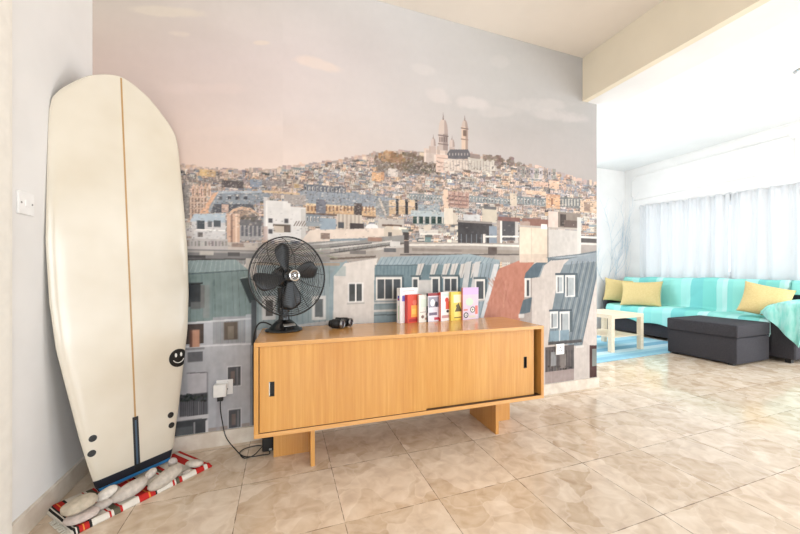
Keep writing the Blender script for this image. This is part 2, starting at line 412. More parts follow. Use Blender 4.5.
    for dx, yb, s in ((433.3, 146, 2.6), (452, 147, 2.8)):
        R(dx-s, yb, dx+s, yb+8, (200, 178, 168)); dome(dx, yb, s, 8, (214, 194, 184), (160, 142, 136)); fill([(dx-.5, yb-7), (dx, yb-12), (dx+.5, yb-7)], (150, 134, 128))
    R(461.4, 126, 468, 151, (226, 198, 176)); R(465.4, 126, 468, 151, (176, 152, 140)); R(463, 130, 466.6, 136, (130, 108, 98))
    R(461, 127.5, 468.4, 128.6, (140, 120, 110)); R(461, 138.5, 468.4, 139.5, (160, 136, 124))
    dome(464.7, 127, 3, 7, (210, 188, 174), (160, 140, 132)); fill([(464, 121), (464.7, 114.5), (465.4, 121)], (150, 132, 126))
    fill([(447, 154), (450, 149.5), (468, 149.5), (471, 155), (471, 159), (447, 159)], (112, 108, 112))
    for k in range(7): R(449+k*3, 153, 450.2+k*3, 155.5, (170, 160, 156))
    R(436, 154, 448, 172, (222, 186, 166)); R(444, 158, 470, 172, (214, 194, 178)); R(468, 157, 497, 171, (200, 188, 174))
    for k in range(16): R(450+k*3, 160+.1*k, 450.8+k*3, 170, (170, 152, 142), .7)
    for k in range(3): R(437, 157+k*4.5, 448, 158+k*4.5, (176, 142, 128), .8)
    R(470, 153.5, 480, 158, (160, 140, 132))
    tree(499, 162, 4.5, 6, (128, 108, 98), 50); tree(511, 162, 3, 4, (134, 118, 110), 25); tree(489, 158, 6, 2.5, (140, 124, 112), 24)
    tree(520, 166, 5, 3, (140, 130, 122), 24)
    # random houses, row after row down the slope
    warm = [(226,196,172), (216,184,160), (230,208,190), (206,176,156), (222,178,140), (200,184,172), (192,170,156)]
    cool = [(196,188,182), (174,168,166), (208,198,188), (160,156,158), (186,170,158), (214,204,194)]
    roofs = [(150,150,156), (128,132,142), (150,126,116), (170,150,140), (118,112,112), (140,146,156)]
    y = 157.0
    while y < 262:
        t = (y-160)/80
        x = 92.0
        while x < 600:
            w_ = rnd.uniform(2, 6.5)*(1+.5*t)
            if y > skyl(x)+2 and not (372 < x < 438 and y < 173) and not (438 <= x < 500 and y < 171):
                sunny = .75-.45*max(0, t-.3) + .1*math.sin(x*.05)
                pal = warm if rnd.rand() < sunny else cool
                h_ = rnd.uniform(3, 7)*(1+.5*t); yy = y+rnd.uniform(-1.6, 1.6)
                c_ = J(pal[rnd.randint(len(pal))], 9)
                R(x, yy, x+w_, yy+h_, c_)
                if rnd.rand() < .55: R(x-.3, yy-rnd.uniform(.8, 2.2), x+w_+.3, yy+.4, J(roofs[rnd.randint(6)], 8))
                if rnd.rand() < .45: R(x+w_*.72, yy, x+w_, yy+h_, tuple(v*.74 for v in c_))
                if rnd.rand() < .25: R(x+w_*.4, yy-3, x+w_*.4+1, yy, J((190, 150, 126), 8))
                k = x+.8
                while k < x+w_-.8:
                    R(k, yy+1.3, k+.7, yy+2.5, (118, 104, 100), .7)
                    if h_ > 5: R(k, yy+3.8, k+.7, yy+5, (118, 104, 100), .7)
                    k += 1.8
            x += w_*rnd.uniform(.7, 1.1)
        y += 2.6+1.2*max(0, t)
    # special far blocks (rows of dormers, long roofs, sunlit gables)
    def dormers(x0, y0, x1, y1, roof, win, n, light=(216, 208, 198)):
        R(x0, y0, x1, y1, roof)
        for k in range(n):
            a = x0+(x1-x0)*(k+.25)/n; b = x0+(x1-x0)*(k+.7)/n; yy0 = sk(y0, x0, a); yy1 = sk(y1, x0, a); h = yy1-yy0
            R(a, yy0+h*.25, b, yy1-h*.1, light); R(a+(b-a)*.3, yy0+h*.4, b-(b-a)*.2, yy1-h*.15, win)
    R(200, 169, 215, 176, (228,184,122)); R(207, 170, 216, 176, (206,166,120))
    for k in range(24): R(178+k*5, 178+rnd.rand()*3, 182+k*5, 181+rnd.rand()*3, J((150,136,128), 10))
    R(222, 180, 244, 187, (108,98,98)); R(250, 179, 262, 187, (140,150,166)); R(262, 180, 285, 185, (150,140,138))
    for k in range(5):
        x = 192+k*4; fill([(x, 197), (x, 187), (x+1.7, 183), (x+3.4, 187), (x+3.4, 197)], J((222,178,150), 5)); R(x+1.1, 189, x+2, 196, (130,100,90))
    R(188, 196, 208, 222, (206,170,146))
    for k in range(6):
        for q_ in range(4): R(189+k*3.2, 198+q_*5.5, 190.3+k*3.2, 202+q_*5.5, (118,92,84), .8)
    R(178, 184, 190, 218, (150,140,134)); R(180, 186, 184, 214, (120,112,110), .6)
    # mansard hall with arch
    fill([(214, 198), (218, 191), (250, 192), (268, 191), (270, 197), (253, 205), (246, 212), (212, 212), (208, 211)], (140,148,157))
    fill([(214, 191.3), (268, 190.6), (268, 192.5), (217, 193.5)], (168,178,190))
    fill([(211, 213), (214, 204), (253, 204), (256, 212)], (92,94,102))
    for x in (219, 228, 236, 244): R(x, 196, x+3.5, 199.5, (84,86,94)); R(x, 195, x+3.5, 196, (186,186,190))
    fill([(199, 214), (204, 207), (214, 193), (219, 191.5), (210, 206), (208, 214)], (226,166,126))
    R(222, 204, 229, 212, (198,160,142))
    fill([(228, 214), (233, 209), (242, 206.5), (251, 208), (258, 213), (258, 215), (250, 211), (242, 209.5), (234, 211.5), (229, 216)], (216,172,138))
    fill([(231, 216), (236, 211), (246, 210), (255, 214), (257, 220), (256, 226), (240, 226), (240, 216)], (168,138,118))
    R(240, 219, 262, 226, (120,116,118)); tree(250, 218, 9, 3, (120, 112, 106), 30)
    R(227, 213, 240, 243, (216,170,142)); R(231, 214, 233, 243, (150,112,96)); R(236, 214, 237.2, 243, (240,206,176))
    R(217, 225, 226, 236, (198,130,108)); R(219, 227, 221, 234, (110,80,74)); R(223, 227, 225, 234, (110,80,74))
    R(240, 225, 262, 240, (168,162,160))
    for k in range(5): R(241.5+k*4.2, 227, 244+k*4.2, 236, (110,108,114)); El(242.8+k*4.2, 227, 1.2, 2, (110,108,114))
    fill([(190, 222), (194, 214), (226, 213), (226, 224)], (176,190,202)); R(192, 221, 226, 240, (206,200,198))
    R(197, 220, 205, 229, (86,92,98)); R(208, 221, 212, 227, (110,112,116)); R(214, 220, 221, 227, (92,98,104)); R(198, 232, 203, 237, (120,112,110)); R(196, 229, 226, 230.2, (240,232,226))
    R(180, 228, 194, 236, (198,188,184)); R(180, 238, 228, 250, (190,180,176)); R(182, 240, 190, 246, (160,130,116))
    for k in range(12): R(188+k*3.4, 241, 190+k*3.4, 246, J((150,142,140), 14))
    R(228, 242, 260, 250, (200,184,172)); R(232, 243, 244, 247, (160,134,122))
    # long blue roof with orange walls below
    fill([(292, 194), (306, 190), (346, 192), (400, 199), (404, 206), (372, 209), (296, 206)], (150,157,166))
    for k in range(14): Ln(300+k*7, 192, 296+k*7.4, 207, .7, (120,130,148), .8)
    R(262, 190, 300, 192.5, (216,180,140))
    dormers(304, 184, 346, 190.5, (110,114,126), (70,72,82), 11)
    R(303, 204, 376, 214, (216,170,122)); R(303, 203, 376, 205, (236,200,152)); R(303, 212.5, 376, 214, (120,96,84))
    for k in range(20): R(304+k*3.6, 206, 305.6+k*3.6, 211, (150,108,84))
    R(316, 199, 326, 213, (128,128,140)); R(354, 203, 362, 215, (96,84,82)); R(284, 194, 306, 204, (176,164,158)); R(288, 206, 303, 214, (190,160,140))
    for k in range(3):
        x = 389+k*9.5; fill([(x, 200), (x+6, 200), (x+7.5, 206), (x, 206)], (224,190,150)); R(x, 207, x+7, 214, (206,170,130)); R(x+7, 199, x+9.5, 215, (66,66,72))
    R(376, 200, 389, 215, (150,150,150)); Ln(379, 198, 386, 215, 2, (206,190,172)); R(418, 204, 440, 215, (156,168,176))
    R(411, 210, 444, 216, (180,192,196)); R(414, 216, 445, 224, (140,152,150))
    for k in range(5): R(413+k*6.2, 216.5, 417+k*6.2, 223.5, (58,82,78)); R(417+k*6.2, 216.5, 418.4+k*6.2, 223.5, (206,200,190))
    dormers(409, 193, 442, 199.5, (140,150,154), (66,74,80), 11); dormers(469, 195.5, 510, 201.5, (140,150,154), (66,74,80), 13); dormers(517, 196, 546, 204, (136,146,150), (70,78,84), 9)
    R(510, 193, 517, 206, (216,196,172)); R(443, 189, 448, 207, (232,194,164)); R(448, 191, 469, 207, (196,152,136))
    for q_ in range(3): R(449, 195+q_*4, 468, 196.6+q_*4, (150,116,106))
    for k in range(5): R(450+k*4, 191, 451+k*4, 206, (168,128,116), .7)
    R(546, 195, 560, 208, (226,172,128)); R(546, 193.5, 560, 196, (206,150,112)); R(551, 198, 553, 206, (170,120,92)); R(560, 197, 580, 207, (120,124,124))
    for k in range(6): R(562+k*3, 199, 563.4+k*3, 206, (186,178,166))
    R(549, 180, 559, 188, (226,182,150)); R(533, 181, 548, 186, (220,176,150)); R(526, 190, 546, 194, (232,190,156)); R(580, 200, 597, 212, (214,178,146)); R(584, 202, 590, 211, (160,130,112))
    for k in range(9): R(517+k*4.4, 165.5+rnd.rand()*2+k*.4, 520.6+k*4.4, 177+k*.3, J((170,162,158), 12)); R(518+k*4.4, 169+k*.4, 519.4+k*4.4, 172+k*.4, (120,112,112))
    R(380, 172, 384, 180, (212,150,104)); R(372, 172, 381, 181, (226,170,120)) ; R(388, 168, 398, 176, (216,200,188))
    def seg(n, y0_, y1_, w0, w1, h0, h1, a0, a1, cols_):
        for i in range(n):
            x = rnd.uniform(150, 600); y = rnd.uniform(y0_, y1_)
            if y < skyl(x)+1.5: continue
            R(x, y, x+rnd.uniform(w0, w1), y+rnd.uniform(h0, h1), cols_[rnd.randint(len(cols_))], rnd.uniform(a0, a1))
    spk = [(96,90,90), (240,228,216), (120,108,104), (214,196,182), (150,140,138), (232,206,180), (84,80,84)]
    seg(6200, 160, 214, .5, 2.2, .4, 1.3, .25, .6, spk); seg(1500, 205, 246, .6, 3.0, .4, 1.3, .2, .5, spk)
    # middle distance
    R(444, 208, 453, 224, (228,212,192)); fill([(453, 212), (458, 216), (458, 224), (453, 224)], (214,198,178))
    R(463, 214, 480, 221, (206,204,204)); R(482, 208, 497, 222, (206,192,170)); R(484, 206, 496, 209, (120,118,120))
    R(264, 197, 268, 240, (212,204,200)); R(268, 205, 306, 240, (224,217,212)); R(267, 200, 288, 207, (228,221,216)); R(286, 203, 291, 214, (226,218,212)); R(301, 209, 306, 240, (206,198,192))
    R(266, 201, 268, 240, (236,228,222))
    for x, yy in ((268.5, 218), (284.5, 218.5), (268.5, 229)): R(x, yy, x+4, yy+4.5, (96,92,96))
    R(273, 224, 291, 226, (120,104,92)); R(274, 226, 284, 232, (206,186,166)); R(284, 226, 291, 232, (120,104,96)); R(264, 226, 268, 240, (190,150,138), .6)
    for k in range(5): Ln(294+k*2.6, 226, 297+k*2.6, 221, 1, (140,120,108))
    R(306, 220, 320, 226, (150,156,160)); dormers(306, 214, 320, 222, (130,140,150), (84,88,98), 4)
    R(320, 218, 336, 230, (150,166,180)); R(337, 214, 362, 230, (206,190,172))
    for k in range(6): R(338+k*4, 214, 340+k*4, 229, (170,152,140), .7)
    R(338, 222, 344, 228, (90,92,98)); R(350, 223, 364, 230, (88,78,78)); El(372, 228, 6.5, 4.5, (226,222,220)); R(365, 228, 379, 231, (200,190,182))
    R(378, 218, 404, 232, (190,178,168)); R(382, 224, 402, 226, (120,96,84)); R(386, 226, 396, 231, (226,200,170))
    fill([(310, 230), (384, 228), (392, 238), (392, 242), (300, 243)], (226,204,186)); R(321, 233, 330, 239, (150,126,112))
    for k in range(30):
        x = 380+rnd.rand()*78; yy = 224+rnd.rand()*18; R(x, yy, x+3+rnd.rand()*6, yy+2+rnd.rand()*4, J(((214,198,180), (110,106,106), (190,176,164), (150,150,152), (226,210,190))[rnd.randint(5)], 10))
    R(384, 229, 402, 237, (206,188,168)); R(388, 232, 392, 237, (110,104,100)); R(403, 232, 409, 240, (84,76,74)); R(419, 229, 438, 233, (214,204,194)); El(427, 228, 4, 3, (216,200,180))
    Ln(420, 234, 442, 234, 1.6, (232,224,212)); Ln(418, 240, 441, 240, 1.4, (220,210,198)); R(425, 237, 431, 242, (120,150,150))
    R(458, 221, 492, 244, (84,80,82)); R(457, 220, 492, 222, (150,140,134)); R(489, 226, 498, 243, (140,152,166)); R(502, 219, 516, 240, (98,94,98)); R(500, 218, 502, 243, (228,222,214)); R(515, 218, 518, 243, (200,192,186))
    for k in range(6): R(461+k*5, 234, 461.8+k*5, 244, (130,140,148), .8)
    Ln(484, 236.5, 519, 236.5, 1.6, (232,226,216)); R(483, 234, 485.5, 245, (222,214,204)); R(498, 216.5, 520, 220.5, (150,104,96)); R(497, 221, 500, 244, (176,156,144))
    R(522, 218, 550, 226.5, (158,110,96)); R(520, 221, 530, 225, (186,156,140)); R(558, 212, 580, 228, (150,134,122)); R(560, 214, 566, 226, (92,80,76)); R(564, 220, 580, 227, (120,100,92))
    seg(420, 210, 243, .6, 2.6, .4, 1.1, .2, .45, spk)
    # ledges and railings of the near roofs
    fill([(300, 243), (392, 241), (470, 243), (600, 243), (600, 262), (300, 262)], (172,160,150))
    Ln(404, 245, 470, 244.5, 2.2, (220,210,198)); Ln(470, 244.6, 519, 246, 2, (226,218,206)); R(412, 248, 470, 251, (150,136,126)); R(462, 249, 519, 253, (160,146,134)); Ln(400, 254.5, 519, 254.5, 1.4, (110,100,96)); R(488, 247, 497, 254, (110,96,90))
    R(404, 241, 409, 253, (92,84,82))
    fill([(240, 257), (260, 256), (300, 243), (404, 235), (404, 242), (330, 256), (330, 262), (240, 264)], (150,146,142))
    for a in ((300, 246, 360, 240, 1.6, (196,190,184)), (306, 252, 392, 241, 1.6, (206,198,190)), (300, 257, 404, 243, 1.2, (96,92,90)), (310, 249, 372, 243, 1, (104,100,100)), (320, 256, 404, 246, 2, (188,176,164)), (330, 240, 366, 239, 2, (134,150,160)), (376, 249, 404, 246, 2.5, (200,192,184)), (330, 259, 376, 256.5, 2, (120,104,94)), (300, 255, 330, 251, 2, (172,160,150))): Ln(*a)
    for k in range(16): R(330+k*4.6, 249-k*.4, 331+k*4.6, 252-k*.4, (120,112,106), .8)
    R(368, 237, 382, 241, (170,130,112)); R(390, 241, 400, 246, (210,204,198)); R(384, 248, 396, 252, (110,108,110)); R(350, 250, 366, 254, (130,122,118))
    R(178, 249, 262, 259, (134,130,130)); R(178, 250, 262, 252, (172,164,158)); R(186, 255, 206, 258, (92,88,88)); Ln(178, 259.5, 262, 259, 1.5, (90,86,86)); R(200, 251, 214, 255, (196,186,176)); R(228, 252, 240, 256, (98,94,94))
    R(246, 258, 262, 276, (198,186,176)); R(258, 243, 330, 262, (150,142,136), .7)
    for k in range(22): R(250+rnd.rand()*90, 244+rnd.rand()*16, 262+rnd.rand()*90, 245+rnd.rand()*16, J((150,142,136), 22), .7) if False else Ln(255+rnd.rand()*70, 246+rnd.rand()*14, 262+rnd.rand()*80, 245+rnd.rand()*14, 1.2, J((160,150,142), 24), .8)
    # --- left house with green zinc mansard
    R(80, 318, 256, 445, (184,184,190))
    fill([(80, 262), (236, 260), (248, 270), (256, 290), (263, 318), (192, 323), (80, 330)], (126,146,144))
    fill([(80, 262), (236, 259.5), (249, 270), (210, 272), (80, 280)], (142,160,160))
    for k in range(26): Ln(100+k*6, 272, 98+k*6.2, 322, .7, J((106,128,128), 9), .8)
    for k in range(14): Ln(186+k*4.4, 260, 180+k*5, 272, .6, (172,186,186), .8)
    Ln(150, 276, 210, 272.5, 1.3, (98,116,118)); Ln(210, 272.5, 249, 270, 1.3, (98,116,118)); Ln(213, 273, 213, 320, 1, (110,132,132)); R(203, 285, 210, 318, (150,146,142), .5)
    R(150, 283, 201, 308, (72,76,80)); R(201, 285, 205, 308, (126,126,124)); R(191, 302, 201, 309, (110,112,112)); Ln(191, 284, 203, 283, 1.4, (60,60,62))
    fill([(240, 279), (249, 277), (257, 300), (250, 303)], (66,76,78)); Ln(241, 278, 250, 276.5, 1.2, (150,166,166))
    R(213, 317, 246, 344, (162,162,166)); 
    for k in range(16): R(214+k*2, 319, 215+k*2, 343, J((142,144,148), 10), .7)
    R(246, 314, 252, 344, (174,178,184)); Ln(186, 323, 256, 318, 1.6, (206,204,206)); Ln(186, 346.5, 252, 343.5, 1.5, (216,214,218))
    R(120, 327, 204, 348, (92,78,72)); R(190, 330, 200, 347, (206,144,112)); R(190, 330, 192.5, 347, (120,80,66)); Ln(186, 349, 205, 348, 2, (140,138,142))
    R(224, 322, 238, 340, (110,96,84)); R(228, 326, 234, 339, (134,120,104)); R(188, 352, 203, 362, (112,112,118))
    R(188, 373, 207, 396, (196,192,198)); Ln(187, 373, 207.5, 372, 1, (120,116,122)); Ln(207.5, 372, 207.5, 398, 1, (130,126,132))
    R(180, 395, 208, 418, (92,92,98))
    for k in range(60): El(181+rnd.rand()*26, 394+rnd.rand()*7, 1.4, 1.2, J((74,80,78), 12), .9, 6)
    for k in range(14): Ln(181+k*2, 401, 181+k*2, 417, .5, (146,144,150), .9)
    R(172, 418, 209, 422, (206,202,204)); R(172, 422, 207, 440, (84,86,90)); R(194, 422, 195.5, 440, (170,166,168)); R(206, 420, 208.5, 440, (214,210,212)); R(176, 428, 193, 440, (104,108,110))
    for (a, b_, c_, d_) in ((228, 367, 241, 386), (229, 410, 241, 428)):
        R(a-.8, b_-1, c_+.8, d_+1.2, (206,206,210)); R(a, b_, c_, d_, (96,96,100)); R(a+3, b_+4, a+7, d_-3, (130,112,106)); R(a+9, b_, a+10, d_, (150,150,154))
    R(216, 400, 220, 440, (168,164,170), .6)
    R(251.5, 300, 257, 440, (88,92,96)); R(250, 345, 252.5, 440, (150,152,160))
    # --- house behind the fan
    R(257, 262, 345, 440, (196,190,186)); fill([(257, 262), (330, 262), (346, 262), (334, 274), (331, 320), (257, 330)], (150,164,166)); 
    for k in range(14): Ln(259+k*5.4, 264, 258+k*5.6, 322, .8, J((116,134,138), 8), .8)
    R(262, 296, 276, 320, (206,200,196)); R(266, 300, 273, 316, (104,96,92)); R(312, 296, 326, 320, (210,206,200)); R(315, 299, 323, 317, (108,112,112)); R(286, 280, 300, 300, (176,184,184)); R(257, 262, 340, 265, (170,150,132))
    fill([(330, 275), (342, 263), (347, 260), (347, 330), (329, 330)], (146,164,170)); fill([(334, 276), (345, 263), (378, 258), (374.5, 268), (374, 330), (333, 330)], (216,204,194))
    R(335, 266, 346, 276, (140,164,166), .5)
    R(348, 282.5, 363.5, 303, (232,226,220)); R(349.5, 284, 355.2, 301, (86,88,88)); R(356.6, 284, 362, 301, (92,94,94)); R(347, 302.5, 364.5, 304.5, (186,178,170))
    # --- blue-green mansard with dormers in the middle
    fill([(374.5, 268), (381, 257), (470, 254), (500, 262), (492, 330), (374, 330)], (118,142,150))
    fill([(375.5, 266), (381, 257), (470, 254), (500, 260), (496, 264), (418, 265)], (150,168,176))
    for k in range(26): Ln(384+k*4.4, 257, 379+k*4.4, 265.5, .7, (118,138,148), .8)
    Ln(375, 265.5, 418, 265, 1, (96,114,122))
    for k in range(12): Ln(377+k*3.5, 266, 376.6+k*3.5, 276, .6, (96,120,130), .8)
    for x0 in (418, 432, 444, 452, 461, 470): fill([(x0, 264), (x0+7, 263), (x0+3, 278), (x0-3, 278)], (208,200,192)); Ln(x0+7, 263.5, x0+2, 278, 1.2, (110,130,138)); Ln(x0+3.5, 263.5, x0, 278, .6, (170,160,154))
    def dorm(x0, y0, x1, y1, n=2):
        R(x0-1.5, y0-2, x1+1.5, y0, (96,112,118)); R(x0, y0, x1, y1, (226,218,208)); ww = (x1-x0-2)/n
        for k in range(n): R(x0+1.4+k*ww, y0+2.2, x0+.4+(k+1)*ww, y1-1.2, (88,92,96))
        R(x1, y0, x1+2, y1, (84,104,112)); R(x0-1, y1, x1+1, y1+1.5, (180,176,172))
    dorm(376, 277, 402, 300, 3); dorm(412, 277, 419, 300, 1); dorm(431, 276.5, 440, 297, 1); dorm(443.5, 276.5, 458, 292, 2)
    R(419, 280, 431, 330, (206,196,188)); Ln(374, 303, 402, 302, 1.5, (196,192,188)); R(374, 305, 480, 330, (140,156,160)); Ln(374, 311, 412, 309.5, 2, (206,200,192)); Ln(374, 315, 412, 314, 1, (96,108,112))
    for x0 in (466, 475): fill([(x0, 262), (x0+6, 261), (x0-2, 318), (x0-9, 318)], (200,196,192)); Ln(x0+6, 262, x0-2, 318, 1.3, (110,130,138))
    fill([(480, 264), (500, 260), (486, 318), (470, 318)], (148,164,172))
    for k in range(4): Ln(483+k*4, 263, 472+k*4, 318, .8, (112,130,140), .9)
    dorm(475, 279, 485, 300, 1); fill([(494, 264), (499, 264), (485, 318), (480, 318)], (206,206,206))
    # --- terracotta party wall, cream block, right houses
    R(532, 256, 600, 400, (206,192,182))
    fill([(497, 272), (499, 268.5), (519, 260.5), (537, 259), (530, 268), (525, 279), (524, 300), (520, 316), (520, 330), (481, 330), (484, 316)], (200,124,98))
    for k in range(18): Ln(488+rnd.rand()*30, 275+rnd.rand()*10, 486+rnd.rand()*32, 292+rnd.rand()*20, 1.5, J((196,120,94), 7), .4)
    fill([(524, 279), (525.5, 273), (533, 264.5), (546, 257.5), (551, 258), (543, 265), (539, 277)], (96,114,126)); Ln(539, 277, 543.5, 265, 1.4, (150,160,166)); Ln(543.5, 265, 552, 258.5, 1.4, (110,124,132))
    R(524.5, 278, 530.5, 297, (226,220,212)); R(526.5, 280, 529.2, 296, (92,94,98)); fill([(523, 300), (532, 297), (530, 312), (519, 315)], (98,114,124)); R(518.5, 314, 524, 318, (206,200,194))
    R(519.5, 226, 547.5, 262, (230,206,180)); R(547, 229, 578, 258, (206,198,190)); fill([(519.5, 254), (547, 254), (547, 262), (520, 262.5)], (214,190,168)); R(519, 225, 580, 227, (190,176,164)); R(531, 227, 531.8, 258, (206,184,160), .8); R(541, 224, 547, 229, (240,232,222))
    R(548, 211, 558, 227, (226,202,188)); R(577, 217, 581, 256, (214,208,200)); R(581, 236, 600, 238, (220,212,204)); R(581, 242.5, 600, 244.5, (216,208,200)); R(581, 238, 600, 242.5, (96,90,88)); R(581, 245, 600, 256, (170,158,150)); R(547, 227, 548.5, 258, (170,156,144))
    fill([(546, 257.5), (578, 254), (600, 250), (600, 256), (570, 259), (552, 260.5)], (112,124,132)); fill([(548, 258), (579, 255), (600, 252), (600, 254), (560, 258.5)], (160,168,174))
    fill([(570, 258.5), (600, 252), (600, 262), (583, 340), (582, 346.5), (548, 342), (552, 310), (558.5, 276), (564, 264)], (124,138,146))
    fill([(563, 265), (570, 258.5), (600, 252), (600, 262), (590, 262)], (146,158,166))
    for k in range(11): Ln(572+k*2.7, 261, 552+k*3, 344, .8, ((98,112,122), (160,162,160))[k % 2], .9)
    for (a, b_, c_, d_) in ((556, 275, 563.5, 293), (565, 275, 575, 297), (550, 311.5, 558, 328.5), (559.5, 311.5, 569.5, 332)):
        R(a-1, b_-2, c_+2.5, b_, (84,98,108)); R(c_, b_, c_+3, d_, (96,110,118)); R(a, b_, c_, d_, (222,220,216)); R(a+2, b_+2.4, c_-1.2, d_-1.5, (176,182,184)); R(a+1.4, b_+2, a+2.6, d_-1, (104,108,112))
    R(550, 331, 569, 341, (132,158,172)); R(559, 330, 560, 341, (200,204,206)); R(548, 342, 582, 345, (96,92,92)); R(576, 345.5, 584, 348, (220,212,204))
    R(545, 347, 574, 376, (112,102,100))
    for k in range(10): R(546+k*2.8, 350, 547.2+k*2.8, 374, J((84,78,78), 8), .8)
    R(551, 352, 556, 366, (150,150,150)); R(560, 354, 566, 368, (134,124,118)); 
    for k in range(30): El(548+rnd.rand()*24, 366+rnd.rand()*9, 1.2, 1, J((96,84,80), 16), .8, 6)
    R(545, 372, 574, 384, (170,150,144)); R(574, 348, 590, 384, (206,192,182)); R(589.5, 344, 600, 378, (96,62,58)); R(592, 349, 597, 366, (140,146,140)); fill([(589, 345), (594, 337), (600, 336), (600, 346)], (120,120,124)); fill([(583, 340), (600, 262), (600, 345), (589, 345)], (212,198,188))
    # paper grain
    below = (PY > np.interp(PX, skx, sky)+1)
    g_ = img.mean(-1, keepdims=True); k_ = np.where(below, .74, 1.0)[..., None]; img[:] = g_+(img-g_)*k_; img[:] = np.where(below[..., None], (img-160)*1.14+163, img)
    ng = noise2(38, 30, 9, 3); nl = noise2(4, 5, 21, 4); ns = noise2(70, 9, 14, 2)
    img += ((ng-.5)*np.where(below, 20, 3)+(nl-.5)*np.where(below, 26, 4)+(ns-.5)*np.where(PY > 258, 11, 0))[..., None]
    np.clip(img, 0, 255, out=img)
    # filter down to the mesh vertices
    img = img.reshape(nz, SS, nx, SS, 3).mean((1, 3))/255.0
    linr = np.where(img <= .04045, img/12.92, ((img+.055)/1.055)**2.4)
    nvx, nvz = nx, nz
    uu = np.linspace(U0, U1, nvx); zz = np.linspace(Z0, Z1, nvz)
    co = np.zeros((nvz, nvx, 3), np.float32); co[..., 0] = uu[None, :]; co[..., 1] = 0; co[..., 2] = zz[:, None]
    idx = np.arange(nvx*nvz).reshape(nvz, nvx)
    q = np.stack([idx[:-1, :-1], idx[:-1, 1:], idx[1:, 1:], idx[1:, :-1]], -1).reshape(-1)
    nf = (nvx-1)*(nvz-1)
    me = bpy.data.meshes.new('wall_mural')
    me.vertices.add(nvx*nvz); me.vertices.foreach_set('co', co.ravel())
    me.loops.add(nf*4); me.loops.foreach_set('vertex_index', q.astype(np.int32))
    me.polygons.add(nf); me.polygons.foreach_set('loop_start', np.arange(0, nf*4, 4, dtype=np.int32))
    me.update(calc_edges=True)
    ca = me.color_attributes.new('print', 'FLOAT_COLOR', 'POINT')
    cc = np.ones((nvz, nvx, 4), np.float32); cc[..., :3] = linr
    ca.data.foreach_set('color', cc.ravel())
    m = bpy.data.materials.new('printed_wallpaper'); m.use_nodes = True; nt = m.node_tree; b = nt.nodes['Principled BSDF']
    vc = nt.nodes.new('ShaderNodeVertexColor'); vc.layer_name = 'print'
    hs = nt.nodes.new('ShaderNodeHueSaturation'); hs.inputs['Value'].default_value = MURAL_V; hs.inputs['Saturation'].default_value = .95
    nt.links.new(vc.outputs[0], hs.inputs['Color']); nt.links.new(hs.outputs[0], b.inputs['Base Color'])
    b.inputs['Roughness'].default_value = .7; b.inputs['Specular IOR Level'].default_value = .25
    me.materials.append(m)
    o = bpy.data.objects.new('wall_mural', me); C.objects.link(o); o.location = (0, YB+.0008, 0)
    tag(o, 'wall-size printed photo mural of a hillside city with a domed basilica and grey rooftops', 'wallpaper')
MURAL_V = .86
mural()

# ------------------------------------------------------------------ sideboard
def wood_mat(name, c1, c2, c3, vertical=True, gloss=.3):
    m = bpy.data.materials.new(name); m.use_nodes = True; nt = m.node_tree; b = nt.nodes['Principled BSDF']; N = nt.nodes; K = nt.links
    tc = N.new('ShaderNodeTexCoord'); mp = N.new('ShaderNodeMapping'); K.new(tc.outputs['Object'], mp.inputs[0])
    mp.inputs['Scale'].default_value = (40, 40, 1.6) if vertical else (1.6, 40, 40)
    n1 = N.new('ShaderNodeTexNoise'); n1.inputs['Scale'].default_value = 2.2; n1.inputs['Detail'].default_value = 6; n1.inputs['Distortion'].default_value = .3; K.new(mp.outputs[0], n1.inputs['Vector'])
    mp2 = N.new('ShaderNodeMapping'); K.new(tc.outputs['Object'], mp2.inputs[0]); mp2.inputs['Scale'].default_value = (5, 5, .5) if vertical else (.5, 5, 5)
    n2 = N.new('ShaderNodeTexNoise'); n2.inputs['Scale'].default_value = 1.3; n2.inputs['Detail'].default_value = 3; K.new(mp2.outputs[0], n2.inputs['Vector'])
    r = N.new('ShaderNodeValToRGB'); e = r.color_ramp.elements; e[0].position = .3; e[0].color = L3(c1); e[1].position = .7; e[1].color = L3(c3); q = e.new(.5); q.color = L3(c2)
    ad = N.new('ShaderNodeMath'); ad.operation = 'MULTIPLY_ADD'; K.new(n2.outputs['Fac'], ad.inputs[0]); ad.inputs[1].default_value = .45; 
    sb = N.new('ShaderNodeMath'); sb.operation = 'MULTIPLY'; K.new(n1.outputs['Fac'], sb.inputs[0]); sb.inputs[1].default_value = .55; K.new(sb.outputs[0], ad.inputs[2])
    K.new(ad.outputs[0], r.inputs[0]); K.new(r.outputs[0], b.inputs['Base Color'])
    b.inputs['Roughness'].default_value = gloss; b.inputs['Specular IOR Level'].default_value = .5
    b.inputs['Coat Weight'].default_value = .25; b.inputs['Coat Roughness'].default_value = .12
    return m
w_v = wood_mat('oak_veneer_upright', (200,137,68), (210,151,79), (222,167,95))
w_h = wood_mat('oak_veneer_lengthwise', (206,148,84), (216,160,96), (226,174,112), False, .22)
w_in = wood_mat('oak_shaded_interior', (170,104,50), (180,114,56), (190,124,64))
cab = thing('sideboard', 'long low oak sideboard with two sliding doors on slab legs', 'sideboard', (.7025, 2.0, 0), math.radians(-1.7))
CW = 1.650/2; y0, y1, zb, zt, th = -.241, .214, .213, .664, .02
bd = MB().box(-CW, CW, y0, y1, zt-th, zt, b=.0015).build('top', w_h, cab)
MB().box(-CW, CW, y0, y1, zb, zb+th, b=.0015).build('bottom_panel', w_h, cab)
MB().box(-CW, -CW+th, y0, y1, zb+th+.0005, zt-th-.0005, b=.001).build('side_panel', w_v, cab)
MB().box(CW-th, CW, y0, y1, zb+th+.0005, zt-th-.0005, b=.001).build('side_panel', w_v, cab)
